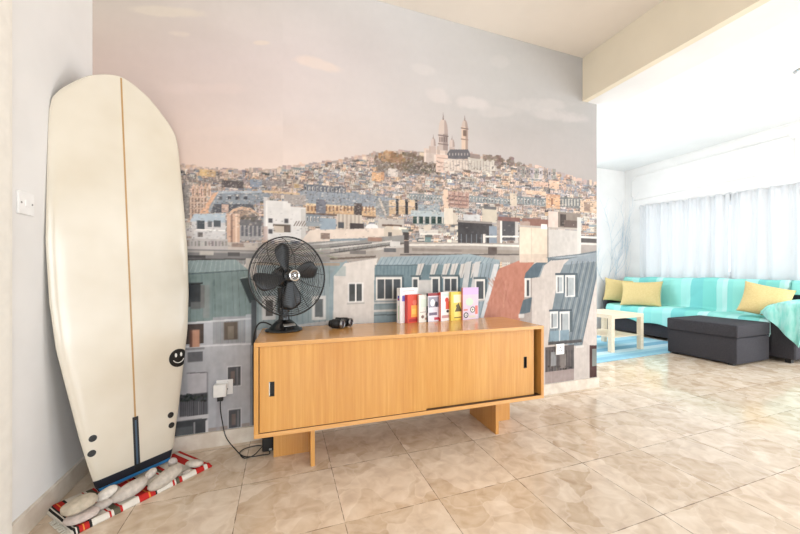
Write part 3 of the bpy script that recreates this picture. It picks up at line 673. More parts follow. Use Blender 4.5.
MB().box(-CW+th, CW-th, y1-.008, y1, zb+th, zt-th).build('back_panel', w_in, cab)
def sdoor(x0, x1, yf, hx, metalside):
    z0, z1 = zb+th+.002, zt-th-.002; t_ = .016; hw, hz0, hz1 = .011, (z0+z1)/2-.034, (z0+z1)/2+.034
    d = MB()
    # door leaf with a through slot for the recessed pull
    d.box(x0, hx-hw, yf, yf+t_, z0, z1).box(hx+hw, x1, yf, yf+t_, z0, z1).box(hx-hw, hx+hw, yf, yf+t_, z0, hz0).box(hx-hw, hx+hw, yf, yf+t_, hz1, z1)
    o = d.build('sliding_door', w_v, cab)
    h = MB().use(mat('black_recess', (22, 20, 18), .5)).box(hx-hw, hx+hw, yf+.010, yf+.0155, hz0, hz1)
    h.use(mat('steel_lip', (220, 218, 212), .25, 1)).box(hx-hw-.0015, hx-hw+.0025, yf-.001, yf+.012, hz0-.001, hz1+.001) if metalside else None
    h.use(mat('black_recess', (22, 20, 18), .5)).box(hx+hw-.002, hx+hw+.001, yf-.001, yf+.012, hz0-.001, hz1+.001)
    h.box(hx-hw, hx+hw, yf-.001, yf+.012, hz1-.002, hz1+.001).box(hx-hw, hx+hw, yf-.001, yf+.012, hz0-.001, hz0+.002)
    h.build('recessed_handle', None, o)
sdoor(-CW+th+.004, .045, y0+.008, -CW+.078, True)
sdoor(-.02, CW-th-.034, y0+.028, CW-.118, False)
MB().box(-CW+th, CW-th, y0+.005, y0+.05, zb+th, zb+th+.0012).build('door_track', mat('dark_track', (60, 40, 24), .5), cab)
# two T-shaped slab leg assemblies; placed by the survey, expressed in the sideboard's own frame
ci, si = math.cos(math.radians(1.7)), math.sin(math.radians(1.7))
for xf, xp0, xp1 in ((.147-.7025, -.049-.7025, .137-.7025), (1.238-.7025, 1.249-.7025, 1.437-.7025)):
    lg = MB().box(xf-.0105, xf+.0105, -.17, .165, 0, zb, b=.001)
    lg.build('leg', w_v, cab)
    MB().box(xp0, xp1-.0005, -.012, .008, 0, zb, b=.001).build('leg_brace', w_v, cab)

# ------------------------------------------------------------------ desk fan
blk = mat('black_enamel', (9, 9, 10), .22, 0, .6)
blk2 = mat('dark_blade_lacquer', (14, 16, 20), .3, 0, .6)
chrome = mat('chrome', (205, 205, 205), .18, 1)
fan = thing('desk_fan', 'vintage black metal desk fan with round wire cage on the sideboard', 'fan', (.005, 2.115, zt), math.radians(25))
# local -Y is the direction the fan blows
base = MB().lathe([(.100, 0), (.103, .004), (.100, .010), (.086, .014), (.074, .024), (.058, .043), (.044, .056), (.030, .064), (.024, .068)], 40)
base.build('base', blk, fan, auto=.7)
MB().box(-.034, .034, -.001, .001, -.009, .009, M=T(.0, -.0665, .0385) @ RX(math.radians(-52)), b=.0009).build('name_plate', mat('brushed_plate', (216, 214, 210), .3, 1), fan)
st = MB().tube([(0, .0, .055), (0, .004, .10), (0, .008, .15), (0, .012, .20), (0, .014, .245)], [.032, .027, .026, .029, .032], 16)
st.box(-.03, .03, -.012, .026, .10, .19, b=.008)
st.build('stand', blk, fan, auto=.6)
MB().tube([(.02, .0, .215), (.05, .0, .215)], .011, 12).build('tilt_knob', chrome, fan, auto=.6)
HZ, TL = .309, math.radians(4)
HM = T(0, -.035, HZ) @ RX(-TL)          # head frame: z up, -y forward
AX = HM @ RX(PI/2)                      # lathe z axis -> -y
mo = MB().lathe([(.004, -.135), (.030, -.130), (.048, -.112), (.056, -.085), (.058, -.045), (.052, -.02), (.036, -.008), (.018, -.002), (.012, .012)], 28, M=AX)
mo.build('motor_housing', blk, fan, auto=.6)
def blade_geo():
    b = MB(); n = 12; m_ = 8; vs = []; fs = []
    for side in (0, 1):
        for i in range(n+1):
            s = i/n; r = .026+.160*s
            wd = (.026+.078*math.sin(min(1, s*1.25)*PI/2)**1.2)*(1 if s < .78 else max(.28, math.sqrt(max(0, 1-((s-.78)/.232)**2))))
            for j in range(m_+1):
                q = j/m_-.5; x = q*wd+.022*s*s
                y = -.020+.42*q*wd*(1-.35*s) + .012*(4*q*q)*s + (side*.0016)
                vs.append((x, y, r))
    for side in (0, 1):
        o = side*(n+1)*(m_+1)
        for i in range(n):
            for j in range(m_):
                a = o+i*(m_+1)+j; fs.append((a, a+1, a+m_+2, a+m_+1))
    tot = (n+1)*(m_+1)
    rim = [j for j in range(m_+1)]+[i*(m_+1)+m_ for i in range(1, n+1)]+[n*(m_+1)+j for j in range(m_-1, -1, -1)]+[i*(m_+1) for i in range(n-1, 0, -1)]
    for k in range(len(rim)):
        a, c = rim[k], rim[(k+1) % len(rim)]; fs.append((a, c, c+tot, a+tot))
    return vs, fs
bv, bf = blade_geo()
for k, a in enumerate((-16, 70, 168, 254)):
    MB().add(bv, bf, HM @ RY(math.radians(a))).build('blade', blk2, fan, smooth=True)
MB().lathe([(.030, -.004), (.031, .010), (.028, .024), (.018, .030), (.001, .031)], 24, M=HM @ T(0, -.005, 0) @ RX(PI/2)).build('blade_hub', blk, fan, auto=.6)
def ring(r, y, wr, n=64, m_=5):
    return [(r*math.cos(2*PI*k/n), y, r*math.sin(2*PI*k/n)) for k in range(n)], wr, m_
RC = .220
fg = MB(); rg = MB()
def prof(s, d): return d*math.sqrt(max(0, 1-s**2.6))
NR = 17
for i in range(NR):
    s = .17+.83*i/NR
    fg.tube(ring(RC*s, -.035-prof(s, .055), 0)[0], .0012, 4, M=HM, closed=True)
    if i > 2: rg.tube(ring(RC*s, -.035+prof(s, .060), 0)[0], .0011, 4, M=HM, closed=True)
for k in range(6):
    a = math.radians(k*60+20)
    for g, sg, d, s0 in ((fg, -1, .0565, .15), (rg, 1, .0615, .28)):
        pts = []
        for i in range(11):
            s = s0+(1-s0)*i/10; aa = a+.45*(s-s0)*(1 if sg < 0 else -1)
            pts.append((RC*s*math.cos(aa), -.035+sg*prof(s, d), RC*s*math.sin(aa)))
        g.tube(pts, .0017, 5, M=HM)
fg.tube(ring(RC, -.035, 0, 72)[0], .0042, 8, M=HM, closed=True)
rg.tube(ring(RC, -.028, 0, 72)[0], .0026, 8, M=HM, closed=True)
rg.tube(ring(RC*.28, -.035+prof(.28, .0615), 0, 40)[0], .003, 6, M=HM, closed=True)
fg.build('front_guard', blk, fan, smooth=True); rg.build('rear_guard', blk, fan, smooth=True)
hb = MB().use(chrome).lathe([(.0, 0), (.029, .0), (.032, .003), (.031, .007), (.026, .009), (.022, .007)], 32, M=HM @ T(0, -.087, 0) @ RX(PI/2), caps=False)
hb.use(mat('hub_badge_dark', (74, 66, 60), .35, .6)).lathe([(.022, .0065), (.0, .0075)], 32, M=HM @ T(0, -.087, 0) @ RX(PI/2), caps=False)
hb.use(chrome)
for k in range(8):
    a = k*PI/4; hb.tube([(.011*math.cos(a), -.0950, .011*math.sin(a)), (.018*math.cos(a), -.0950, .018*math.sin(a))], .0014, 5, M=HM)
hb.tube([(0, -.092, 0), (0, -.098, 0)], .007, 14, M=HM)
hb.build('hub_badge', None, fan, auto=.6)
def bez(pts, n=10):
    """Catmull-Rom through points"""
    P = [Vector(p) for p in pts]; P = [P[0]*2-P[1]]+P+[P[-1]*2-P[-2]]; out = []
    for i in range(1, len(P)-2):
        for k in range(n):
            t = k/n; a, b, c, d = P[i-1], P[i], P[i+1], P[i+2]
            out.append(.5*((2*b)+(c-a)*t+(2*a-5*b+4*c-d)*t*t+(-a+3*b-3*c+d)*t**3))
    out.append(P[-2]); return out
cordm = mat('black_cord_rubber', (22, 22, 22), .5)
wm = Matrix.Translation(fan.location) @ RZ(math.radians(25)); wi = wm.inverted()
cp = [(-.055, 2.165, zt+.022), (-.10, 2.19, zt+.040), (-.135, 2.21, zt+.030), (-.158, 2.225, zt-.03), (-.165, 2.232, zt-.15), (-.162, 2.232, .30), (-.150, 2.225, .10), (-.10, 2.21, .012), (-.02, 2.19, .008)]
MB().tube(bez([wi @ Vector(p) for p in cp]), .0042, 8).build('power_cord', cordm, fan, smooth=True)

# ------------------------------------------------------------------ binoculars
bn = thing('binoculars', 'small black binoculars lying on the sideboard beside the fan', 'binoculars', (.322, 2.10, zt), math.radians(-38))
rb = mat('black_leatherette', (24, 24, 25), .45, bump=.4, bscale=400)
for sgn, yy in ((1, -.036), (-1, .044)):
    # barrels lie along local x; objective end at +x
    A = T(-.050 if sgn > 0 else -.036, yy, .0285) @ RY(PI/2) @ SCL(1.16, 1.16, 1.0)
    b = MB().use(rb).lathe([(.012, 0), (.0175, .001), (.018, .012), (.0235, .02), (.024, .055), (.020, .062), (.0205, .084), (.0215, .086)], 24, M=A)
    b.use(mat('gunmetal_rim', (150, 148, 146), .4, 1)).lathe([(.0218, .078), (.0222, .079), (.0222, .083), (.0212, .084)], 24, M=A, caps=False)
    b.use(mat('lens_glass_coating', (46, 42, 50), .25, 0, .6)).lathe([(.016, .0865), (.010, .088), (.001, .0885)], 24, M=A)
    b.use(mat('gunmetal_rim', (150, 148, 146), .4, 1)).lathe([(.0215, .0862), (.019, .0885), (.0165, .0865)], 24, M=A, caps=False)
    b.build('barrel', None, bn, auto=.6)
MB().box(-.03, .030, -.016, .022, .018, .050, b=.005).build('hinge_bridge', rb, bn, auto=.6)
MB().tube([(-.032, .002, .052), (.004, .002, .052)], .009, 14).build('focus_wheel', rb, bn, auto=.6)

# ------------------------------------------------------------------ books standing on the sideboard
paper = mat('book_pages', (236, 230, 218), .8)
def book(x, y, rz, w_, h_, t_, spine, cover, art, label, lean=0):
    o = thing('book', label, 'book', (x, y, zt+.0004), math.radians(rz), 'books standing in a row on the sideboard')
    ms = mat('book_spine_'+label[:18], spine, .4); mc = mat('book_cover_'+label[:18], cover, .35, spec=.4)
    c = MB().use(mc).box(0, w_, 0, .0012, 0, h_).box(0, w_, t_-.0012, t_, 0, h_)
    c.use(ms).box(-.0012, 0, 0, t_, 0, h_)
    c.build('cover', None, o)
    MB().box(.0005, w_-.003, .0014, t_-.0014, .002, h_-.002).build('page_block', paper, o)
    if art:
        a = MB()
        for k, (kind, x0, z0, x1, z1, col) in enumerate(art):
            a.use(mat('ink_%d_%d_%d' % col, col, .4))
            if kind == 'r': a.box(x0*w_, x1*w_, -.0003-.00002*k, 0, z0*h_, z1*h_)
            elif kind == 's': a.box(-.0016-.00002*k, -.0012, x0*t_, x1*t_, z0*h_, z1*h_)
            elif kind == 'c':
                n = 14; a.prism([(x0*w_+x1*w_*math.cos(2*PI*q/n), z0*h_+z1*h_*math.sin(2*PI*q/n)) for q in range(n)], -.0003-.00002*k, 0)
            elif kind == 't':
                a.prism([(x0*w_, z0*h_), (x1*w_, z0*h_), ((x0+x1)/2*w_, z1*h_)], -.0003-.00002*k, 0)
        a.build('cover_print', None, o)
    return o
red, blu = (200, 50, 50), (60, 80, 170)
yb = 2.123
book(.712, yb+.012, 22, .155, .229, .034, (240,236,234), (238,234,232), [('s', .25, .64, .75, .78, blu), ('s', .3, .66, .7, .70, red), ('s', .3, .1, .6, .5, (206,222,200)), ('r', .15, .9, .8, .92, (220,170,170)), ('r', .1, .62, .25, .78, (120,120,200))],
     'tall white book with a small blue mark, leftmost in the row of books')
book(.757, yb-.004, 18, .118, .184, .028, (196,60,56), (206,74,54), [('r', .25, .2, .75, .62, (238,160,70)), ('c', .5, .72, .16, .10, (214,110,90)), ('r', .3, .3, .6, .5, (244,190,90)), ('r', .1, .04, .9, .14, (170,40,46))],
     'red and orange paperback standing second from the left')
book(.838, yb, 16, .100, .181, .014, (226,196,186), (232,226,216), [('r', .15, .55, .85, .85, (214,222,206)), ('r', .1, .36, .6, .38, (150,120,110)), ('c', .3, .2, .12, .06, (120,90,84)), ('c', .7, .28, .14, .05, (170,120,100)), ('r', .5, .08, .9, .16, (196,150,130)), ('c', .72, .7, .1, .07, (186,190,160))],
     'cream white paperback with faint drawings between red and black-spined books')
book(.903, yb+.002, 16, .098, .192, .015, (36,34,38), (226,222,230), [('s', .3, .55, .7, .9, (220,216,210)), ('s', .3, .2, .7, .3, (180,176,170)), ('r', 0, .9, 1, 1, (150,60,64)), ('r', .05, .5, .95, .86, (150,150,164)), ('c', .4, .66, .2, .13, (236,232,232)), ('c', .75, .6, .14, .1, (60,58,66)), ('r', .1, .22, .8, .32, (120,110,130)), ('r', .55, .05, .95, .14, (190,70,90))],
     'paperback with a black spine and grey white cover in middle of the row')
book(.998, yb+.004, 16, .088, .196, .021, (206,66,46), (236,230,228), [('s', .35, .12, .65, .9, (236,190,176)), ('c', .62, .72, .2, .09, (206,70,60)), ('r', .5, .4, .9, .68, (214,90,70)), ('r', .05, .86, .95, .95, (206,226,220)), ('c', .7, .33, .14, .05, (60,50,60)), ('r', .1, .1, .85, .2, (196,150,150))],
     'white paperback with red spine beside the yellow book')
book(1.076, yb+.004, 16, .112, .196, .019, (222,186,60), (226,200,92), [('r', .2, .62, .85, .9, (246,232,190)), ('r', .25, .1, .8, .42, (240,214,120)), ('t', .3, .3, .9, .62, (90,80,50)), ('c', .55, .5, .16, .06, (96,86,60)), ('r', .25, .08, .9, .11, (90,76,44)), ('s', .2, .2, .5, .85, (240,214,110))],
     'bright yellow paperback second from the right end')
book(1.170, yb+.012, 12, .146, .224, .014, (206,120,110), (212,194,208), [('r', 0, .78, 1, 1, (206,176,216)), ('c', .42, .55, .24, .12, (196,216,190)), ('c', .2, .14, .15, .09, (60,60,60)), ('c', .2, .14, .09, .055, (236,230,226)), ('c', .2, .14, .04, .025, (60,60,60)), ('c', .62, .3, .16, .10, (90,90,84)), ('c', .62, .3, .11, .07, (232,226,216)), ('c', .62, .3, .05, .03, (70,66,66)), ('r', .78, .15, .95, .42, (226,120,106)), ('r', .05, .28, .3, .33, (214,130,120)), ('r', .35, .05, .8, .12, (206,196,180))],
     'large lilac book with round eye shapes, rightmost of the row of books')

# ------------------------------------------------------------------ sockets, switch, cords
sw_m = mat('white_socket_plastic', (240, 238, 236), .35)
dark = mat('socket_slot_dark', (70, 68, 66), .5)
def socket(x, z, label):
    o = thing('wall_socket', label, 'socket', (x, YB-.0002, z))
    p = MB().box(-.043, .043, -.009, 0, -.043, .043, b=.003).build('face_plate', sw_m, o)
    s = MB().box(-.004, .004, -.0098, -.008, .012, .021).box(-.017, -.010, -.0098, -.008, -.014, -.007).box(.010, .017, -.0098, -.008, -.014, -.007)
    s.build('pin_slots', dark, o)
    MB().box(-.034, -.022, -.0125, -.008, .018, .034, b=.001).build('rocker', sw_m, o)
    return o
p = ony(559.5, 349, YB); socket(p.x, p.z, 'white wall socket on the mural right of the sideboard')
p = ony(222.5, 388, YB); socket(p.x+.012, p.z+.005, 'white wall socket on the mural left of the sideboard, mostly hidden by a plug')
ad = thing('plug_adapter', 'white plug adapter block pushed into the socket left of the sideboard', 'plug adapter', (p.x-.003, YB-.0095, p.z))
MB().box(-.036, .030, -.045, 0, -.036, .034, b=.006).build('body', mat('adapter_plastic', (238, 236, 232), .3), ad)
MB().box(-.012, .034, -.012, 0, .006, .040, b=.003).build('adapter_back', sw_m, ad)
cable = thing('plug_and_cable', 'black plug and thin black cable looping from the adapter to the floor', 'cable', (p.x-.006, YB-.035, p.z-.045))
MB().box(-.015, .015, -.012, .012, -.016, .008, b=.004).build('plug', cordm, cable)
o_ = Vector(cable.location)
def fz(u, v, z=.006): return onz(u, v, z)-o_
lp = [(0, 0, -.014), (.0, .003, -.06), ony(222, 420, 2.23)-o_, ony(226, 437, 2.20)-o_, fz(236, 450, .03), fz(243, 456), fz(252, 456.5), fz(262, 455), fz(270, 453), fz(262, 446), fz(250, 447), fz(240, 452), fz(244, 458, .008), fz(254, 455, .012), fz(262, 447, .014), fz(268, 442, .012)]
MB().tube(bez(lp, 12), .0027, 8).build('cord', cordm, cable, smooth=True)
q = onz(270, 450, 0)
ps = thing('power_adapter', 'small black power brick on the floor under the sideboard beside its left leg', 'power adapter', (q.x-.01, q.y+.03, 0))
MB().box(-.03, .03, -.045, .045, 0, .075, b=.008).build('body', cordm, ps)
MB().box(.006, .020, -.0465, -.044, .006, .016, b=.0005).build('rating_label', mat('grey_label', (190, 188, 184), .6), ps)
# switch on the left wall
so = thing('light_switch', 'square white switch plate on the left wall beside the surfboard', 'light switch', (XL+.0002, 1.755, 1.260))
MB().box(0, .009, -.043, .043, -.043, .043, b=.003).build('face_plate', sw_m, so)
MB().box(.008, .0115, -.010, .010, -.012, .012, b=.001).build('rocker', sw_m, so)
for yy in (-.03, .03): MB().tube([(.0085, yy, 0), (.0098, yy, 0)], .004, 10).build('screw', mat('screw_grey', (150, 148, 146), .4, .6), so)

# ------------------------------------------------------------------ surfboard
nb = Vector((-.653, .757, 0)); Xd = Vector((.757, .653, 0))
Ud = (nb*.057+Vector((0,0,1))-Xd*.012).normalized(); Xd = (Xd-Ud*Xd.dot(Ud)).normalized(); Nd = Xd.cross(Ud)   # Nd points to the viewer
Nd = Nd if Nd.y < 0 else -Nd
sb = thing('surfboard', 'cream white surfboard standing upright in the corner, black smiling face sticker', 'surfboard')
Mt = Matrix((Xd, -Nd, Ud)).transposed().to_4x4()      # local x across, local -y towards the viewer, z up
O = Vector((-.655, 2.01, .030))+Nd*.010
sb.matrix_world = Matrix.Translation(O) @ Mt
hs_z = [0, .03, .10, .25, .34, .52, .65, .85, 1.10, 1.30, 1.57, 1.66, 1.715, 1.75, 1.78, 1.83, 1.87, 1.90, 1.913, 1.918]
hs_w = [.145, .155, .170, .198, .212, .240, .260, .275, .279, .271, .259, .253, .243, .224, .203, .160, .120, .068, .035, .004]
def bw(z): return float(np.interp(z, hs_z, hs_w))
def board_y(x, z, side):
    """front (-1) and back (+1) skins"""
    h = bw(z); s = min(1, abs(x)/max(h, .001)); t = .052*min(1, .22+z*1.6)*min(1, .5+(1.93-z)*1.6)
    if side < 0: return .009*s**24+.0015*s**4
    return .006+.008*min(1, z*4)+t*max(0, 1-s**3.2)**.6
m_board = mat('yellowed_fibreglass', (214, 203, 184), .22, rgb2=(224, 215, 199), scale=3, coat=.6, bump=.06, bscale=14)
zsamp = sorted(set([i*.03 for i in range(56)]+[1.66+.012*i for i in range(21)]+[1.905, 1.911, 1.915, 1.918]))
zsamp = [z for z in zsamp if z <= 1.918]
na = 28
bb = MB(); vs = []
for z in zsamp:
    h = bw(z)
    for k in range(2*na):
        if k < na: s = -math.cos(PI*k/na); side = -1
        else: s = math.cos(PI*(k-na)/na); side = 1
        vs.append((s*h, board_y(s*h, z, side), z))
fs = []
for i in range(len(zsamp)-1):
    for k in range(2*na):
        fs.append((i*2*na+k, i*2*na+(k+1) % (2*na), (i+1)*2*na+(k+1) % (2*na), (i+1)*2*na+k))
fs += [tuple(range(2*na)), tuple((len(zsamp)-1)*2*na+k for k in range(2*na))[::-1]]
bb.add(vs, fs); bb.build('hull', m_board, sb, smooth=True)
def skin(name, m, fn_in, x0, x1, z0, z1, nx_, nz_, off=.0012, parent=sb):
    """thin raised layer following the front skin"""
    g = MB()
    P = []
    for side in (1, 0):
        for j in range(nz_+1):
            for i in range(nx_+1):
                x, z = fn_in(i/nx_, j/nz_); P.append((x, board_y(x, z, -1)-(off if side else -.001), z))
    n1 = (nx_+1)*(nz_+1); f_ = []
    for j in range(nz_):
        for i in range(nx_):
            a = j*(nx_+1)+i; f_ += [(a, a+1, a+nx_+2, a+nx_+1), (a+n1, a+nx_+1+n1, a+nx_+2+n1, a+1+n1)]
    rim = list(range(nx_+1))+[j*(nx_+1)+nx_ for j in range(1, nz_+1)]+[nz_*(nx_+1)+i for i in range(nx_-1, -1, -1)]+[j*(nx_+1) for j in range(nz_-1, 0, -1)]
    for k in range(len(rim)): a, c = rim[k], rim[(k+1) % len(rim)]; f_.append((a, c, c+n1, a+n1))
    g.add(P, f_); return g.build(name, m, parent, smooth=False)
def rect(x0, x1, z0, z1): return lambda u, v: (x0+(x1-x0)*u, z0+(z1-z0)*v)
skin('stringer', mat('brown_wood_stringer', (180, 142, 92), .4), rect(-.0036, .0036, .05, 1.912), 0, 0, 0, 0, 1, 80, .0006)
navy = mat('navy_tail_band', (26, 30, 40), .35)
skin('tail_band', navy, lambda u, v: (math.sin((u-.5)*PI)*bw(.002+.052*v), .002+.052*v), 0, 0, 0, 0, 28, 4, .0014)
skin('tail_stripe', mat('blue_stripe', (40, 120, 180), .4), lambda u, v: (math.sin((u-.5)*PI)*bw(.002+.012*v)*.97, .004+.013*v), 0, 0, 0, 0, 28, 2, .0022)
skin('fin_box', mat('black_fin_box', (26, 26, 28), .4), rect(-.0115, .0115, .02, .278), 0, 0, 0, 0, 2, 20, .0022)
skin('fin_box_slot', mat('fin_slot_blue', (64, 84, 104), .4), rect(-.0035, .0035, .055, .262), 0, 0, 0, 0, 1, 18, .0030)
# smiling face sticker: disc with eyes and a smile
sx, sz, sr = .203, .512, .047
g = MB()
n = 28
def disc(g, x, z, rx, rz, off, n=28):
    """round patch that follows the front skin"""
    rings = 7; top = []; bot = []
    for r in range(rings+1):
        for k in range(n):
            a = 2*PI*k/n; f = max(.02, r/rings); X = x+rx*f*math.cos(a); Z = z+rz*f*math.sin(a); X = min(X, bw(Z)*.995)
            y = board_y(X, Z, -1); top.append((X, y-off, Z)); bot.append((X, y+.001, Z))
    m1 = len(top); fs = [tuple(range(n))]
    for r in range(rings):
        for k in range(n): fs.append((r*n+k, r*n+(k+1) % n, (r+1)*n+(k+1) % n, (r+1)*n+k))
    for k in range(n): fs.append((rings*n+k, rings*n+(k+1) % n, rings*n+(k+1) % n+m1, rings*n+k+m1))
    g.add(top+bot, fs)
disc(g, sx, sz, sr, sr, .0012); st_ = g.build('smiley_sticker', mat('sticker_black', (18, 18, 18), .4), sb)
for x, z in ((-.158, .243), (-.163, .180), (.153, .229), (.155, .176)):
    g = MB(); disc(g, x, z, .0145, .0145, .0016, 18); g.build('fin_plug', mat('black_fin_plug', (24, 24, 25), .35), sb)
wh = mat('sticker_white', (236, 234, 228), .4)
g = MB(); disc(g, sx-.013, sz+.016, .0056, .0112, .0020, 14); g.build('sticker_eye', wh, st_)
g = MB(); disc(g, sx+.013, sz+.016, .0056, .0112, .0020, 14); g.build('sticker_eye', wh, st_)
g = MB(); pts = []
for k in range(13):
    a = math.radians(205+k*130/12); x = sx+.029*math.cos(a); z = sz+.004+.029*math.sin(a); pts.append((x, board_y(x, z, -1)-.0018, z))
g.tube(pts, .0020, 6); g.build('sticker_mouth', wh, st_)
bpy.context.view_layer.update()

# ------------------------------------------------------------------ striped runner and pebbles
W_, R_, K_, Og, G_ = (222,214,202), (186,44,40), (44,42,40), (220,130,60), (96,92,76)
stops = [(0, W_), (.010, K_), (.020, W_), (.030, K_), (.040, R_), (.06, Og), (.07, R_), (.094, K_), (.113, W_), (.211, R_), (.225, W_), (.239, G_), (.281, R_), (.296, W_), (.406, R_), (.471, Og), (.481, R_), (.518, K_), (.528, W_), (.65, R_), (.665, W_), (.677, G_), (.705, R_), (.73, W_), (.85, R_), (.92, W_), (.95, R_)]
rug_m = ramp_mat('striped_cotton_weave', 0, stops, lo=-.285, hi=.255)
ra = math.radians(41.0)
rg_o = thing('floor_runner', 'small red white and black striped woven runner under the surfboard and pebbles', 'rug', (-.640, 1.985, 0), ra)
def rug_top(x, y):
    return .016+.0035*noise.noise(Vector((x*14, y*10, .3)))+(.007*math.exp(-((y+.152)/.012)**2))
g = MB(); nx_, ny_ = 60, 30; P = []
for j in range(ny_+1):
    for i in range(nx_+1):
        x = -.284+.536*i/nx_; y = -.166+.290*j/ny_
        P.append((x, y, rug_top(x, y)*(0.35 if i in (0, nx_) or j in (0, ny_) else 1)))
for j in range(ny_+1):
    for i in range(nx_+1): x = -.284+.536*i/nx_; y = -.166+.290*j/ny_; P.append((x, y, .0006))
n1 = (nx_+1)*(ny_+1); f_ = []
for j in range(ny_):
    for i in range(nx_): a = j*(nx_+1)+i; f_ += [(a, a+1, a+nx_+2, a+nx_+1), (a+n1, a+nx_+1+n1, a+nx_+2+n1, a+1+n1)]
rim = list(range(nx_+1))+[j*(nx_+1)+nx_ for j in range(1, ny_+1)]+[ny_*(nx_+1)+i for i in range(nx_-1, -1, -1)]+[j*(nx_+1) for j in range(ny_-1, 0, -1)]
for k in range(len(rim)): a, c = rim[k], rim[(k+1) % len(rim)]; f_.append((a, c, c+n1, a+n1))
g.add(P, f_); g.build('woven_cloth', rug_m, rg_o, smooth=True)
g = MB()
for k in range(22):
    y = -.162+.262*k/21*.62; g.tube(bez([(-.282, y, .008), (-.290, y+random.uniform(-.004, .004), .006), (-.301, y+random.uniform(-.006, .006), .003)], 3), .0022, 5)
fo = g.build('fringe', mat('cotton_fringe', (214, 208, 194), .9), rg_o, smooth=True); fo['kind'] = 'stuff'
# pebbles: (px centre, height above floor, half sizes, yaw, tilt, colour, label)
def pebble(u, v, zc, a, b, c, rz, ry, col, label, seed):
    o_ = onz(u, v, zc)
    bm = bmesh.new(); bmesh.ops.create_icosphere(bm, subdivisions=4, radius=1)
    for q in bm.verts:
        d = q.co.normalized(); k = 1+.09*noise.noise(d*1.3+Vector((seed*3.1, 0, 0)))+.03*noise.noise(d*3+Vector((0, seed*2.2, 0)))
        q.co = Vector((d.x*a*k, d.y*b*k, math.copysign(abs(d.z)**.9, d.z)*c*k))
    g = MB().bm(bm, RY(ry))
    ob = g.build('pebble', mat('pebble_%d' % seed, col, .75, spec=.3, rgb2=tuple(min(255, x*1.12) for x in col), scale=55, detail=6, bump=.12, bscale=90), None, smooth=True)
    ob.location = o_; ob.rotation_euler = (0, 0, rz)
    tag(ob, label, 'stone', 'beach pebbles piled around the surfboard tail'); return ob
A41 = ra
pebble(79.5, 504, .077, .056, .042, .026, A41+.05, -.06, (176,164,146), 'large tan pebble lying on top at the left end of the pile', 1)
pebble(82, 515.5, .034, .054, .040, .017, A41-.1, 0, (186,172,164), 'flat pinkish grey pebble under the large tan one at the left', 2)
pebble(107, 493, .062, .038, .024, .020, A41+.1, -.28, (204,196,186), 'pale oval pebble tilted up between tan pebble and surfboard tail', 3)
pebble(103, 504, .034, .035, .026, .0165, A41, 0, (172,162,154), 'small grey pebble tucked beneath the pale oval one', 4)
pebble(130.5, 489.5, .045, .068, .036, .028, A41+.1, -.12, (186,176,166), 'thick oval grey pebble in front of the middle of the surfboard tail', 5)
pebble(151, 473.5, .066, .027, .018, .017, A41+.2, -.4, (194,184,174), 'small oval pebble standing up between the two thick pebbles', 6)
pebble(166, 477, .047, .078, .034, .029, A41+.16, -.2, (180,170,158), 'largest speckled grey pebble, right of the middle', 7)
pebble(172.5, 462.5, .072, .020, .017, .022, A41, 0, (176,166,160), 'small grey pebble against the right corner of the surfboard tail', 8)
pebble(194.5, 463.5, .036, .040, .024, .017, A41-.9, .05, (190,180,168), 'flat pale pebble at the right end of the runner', 9)
pebble(186.5, 471.5, .026, .018, .013, .009, A41, 0, (170,160,150), 'tiny pebble wedged behind the right front edge of the runner', 10)

# ------------------------------------------------------------------ living room: rug
def blue_rug():
    stp = []; r = random.Random(4); x = 0.; pal = [(150,198,216), (176,212,226), (128,178,204), (196,222,230), (160,206,222), (138,188,210)]
    i = 0
    while x < .98 and len(stp) < 30: stp.append((x, pal[(i*5+i//2) % 6])); x += .022+r.random()*.025; i += 1
    m = ramp_mat('blue_striped_weave', 1, stp, lo=-.78, hi=.78, bscale=120)
    o = MB().box(-1.1, .86, -.78, .78, 0.0005, .012, b=.004).build('area_rug', m)
    o.location = (4.24, 3.665, 0); o.rotation_euler = (0, 0, math.radians(2.5)); tag(o, 'light blue striped area rug under the pale wooden table', 'rug')
blue_rug()
# ------------------------------------------------------------------ sofa
char = mat('charcoal_fabric', (58, 56, 60), .9, spec=.2, rgb2=(68, 66, 70), scale=120, bump=.25, bscale=300)
sofa = thing('sofa', 'long dark grey sofa along the curtain wall, mostly covered by turquoise throws', 'sofa', (5.15, 3.2, 0))
MB().box(.02, .57, -1.13, 1.17, .04, .27, b=.015).build('base', char, sofa, auto=.6)
for k in range(3): MB().box(.0, .46, -.93+.7*k, -.235+.7*k, .271, .43, b=.035).build('seat_cushion', char, sofa, auto=.6)
for k in range(3): MB().box(.41, .55, -.93+.7*k, -.235+.7*k, .40, .86, b=.05).build('back_cushion', char, sofa, auto=.6)
MB().box(.50, .58, -1.13, 1.15, .27, .80, b=.02).build('back_frame', char, sofa, auto=.6)
MB().box(.01, .58, -1.15, -.935, .04, .64, b=.03).build('arm', char, sofa, auto=.6)
MB().box(.01, .58, 1.175, 1.25, .04, .56, b=.03).build('arm', char, sofa, auto=.6)
for x in (.06, .56):
    for y in (-1.08, 1.22): MB().box(x-.025, x+.025, y-.025, y+.025, 0, .04).build('leg', mat('black_leg', (30, 30, 30), .5), sofa)
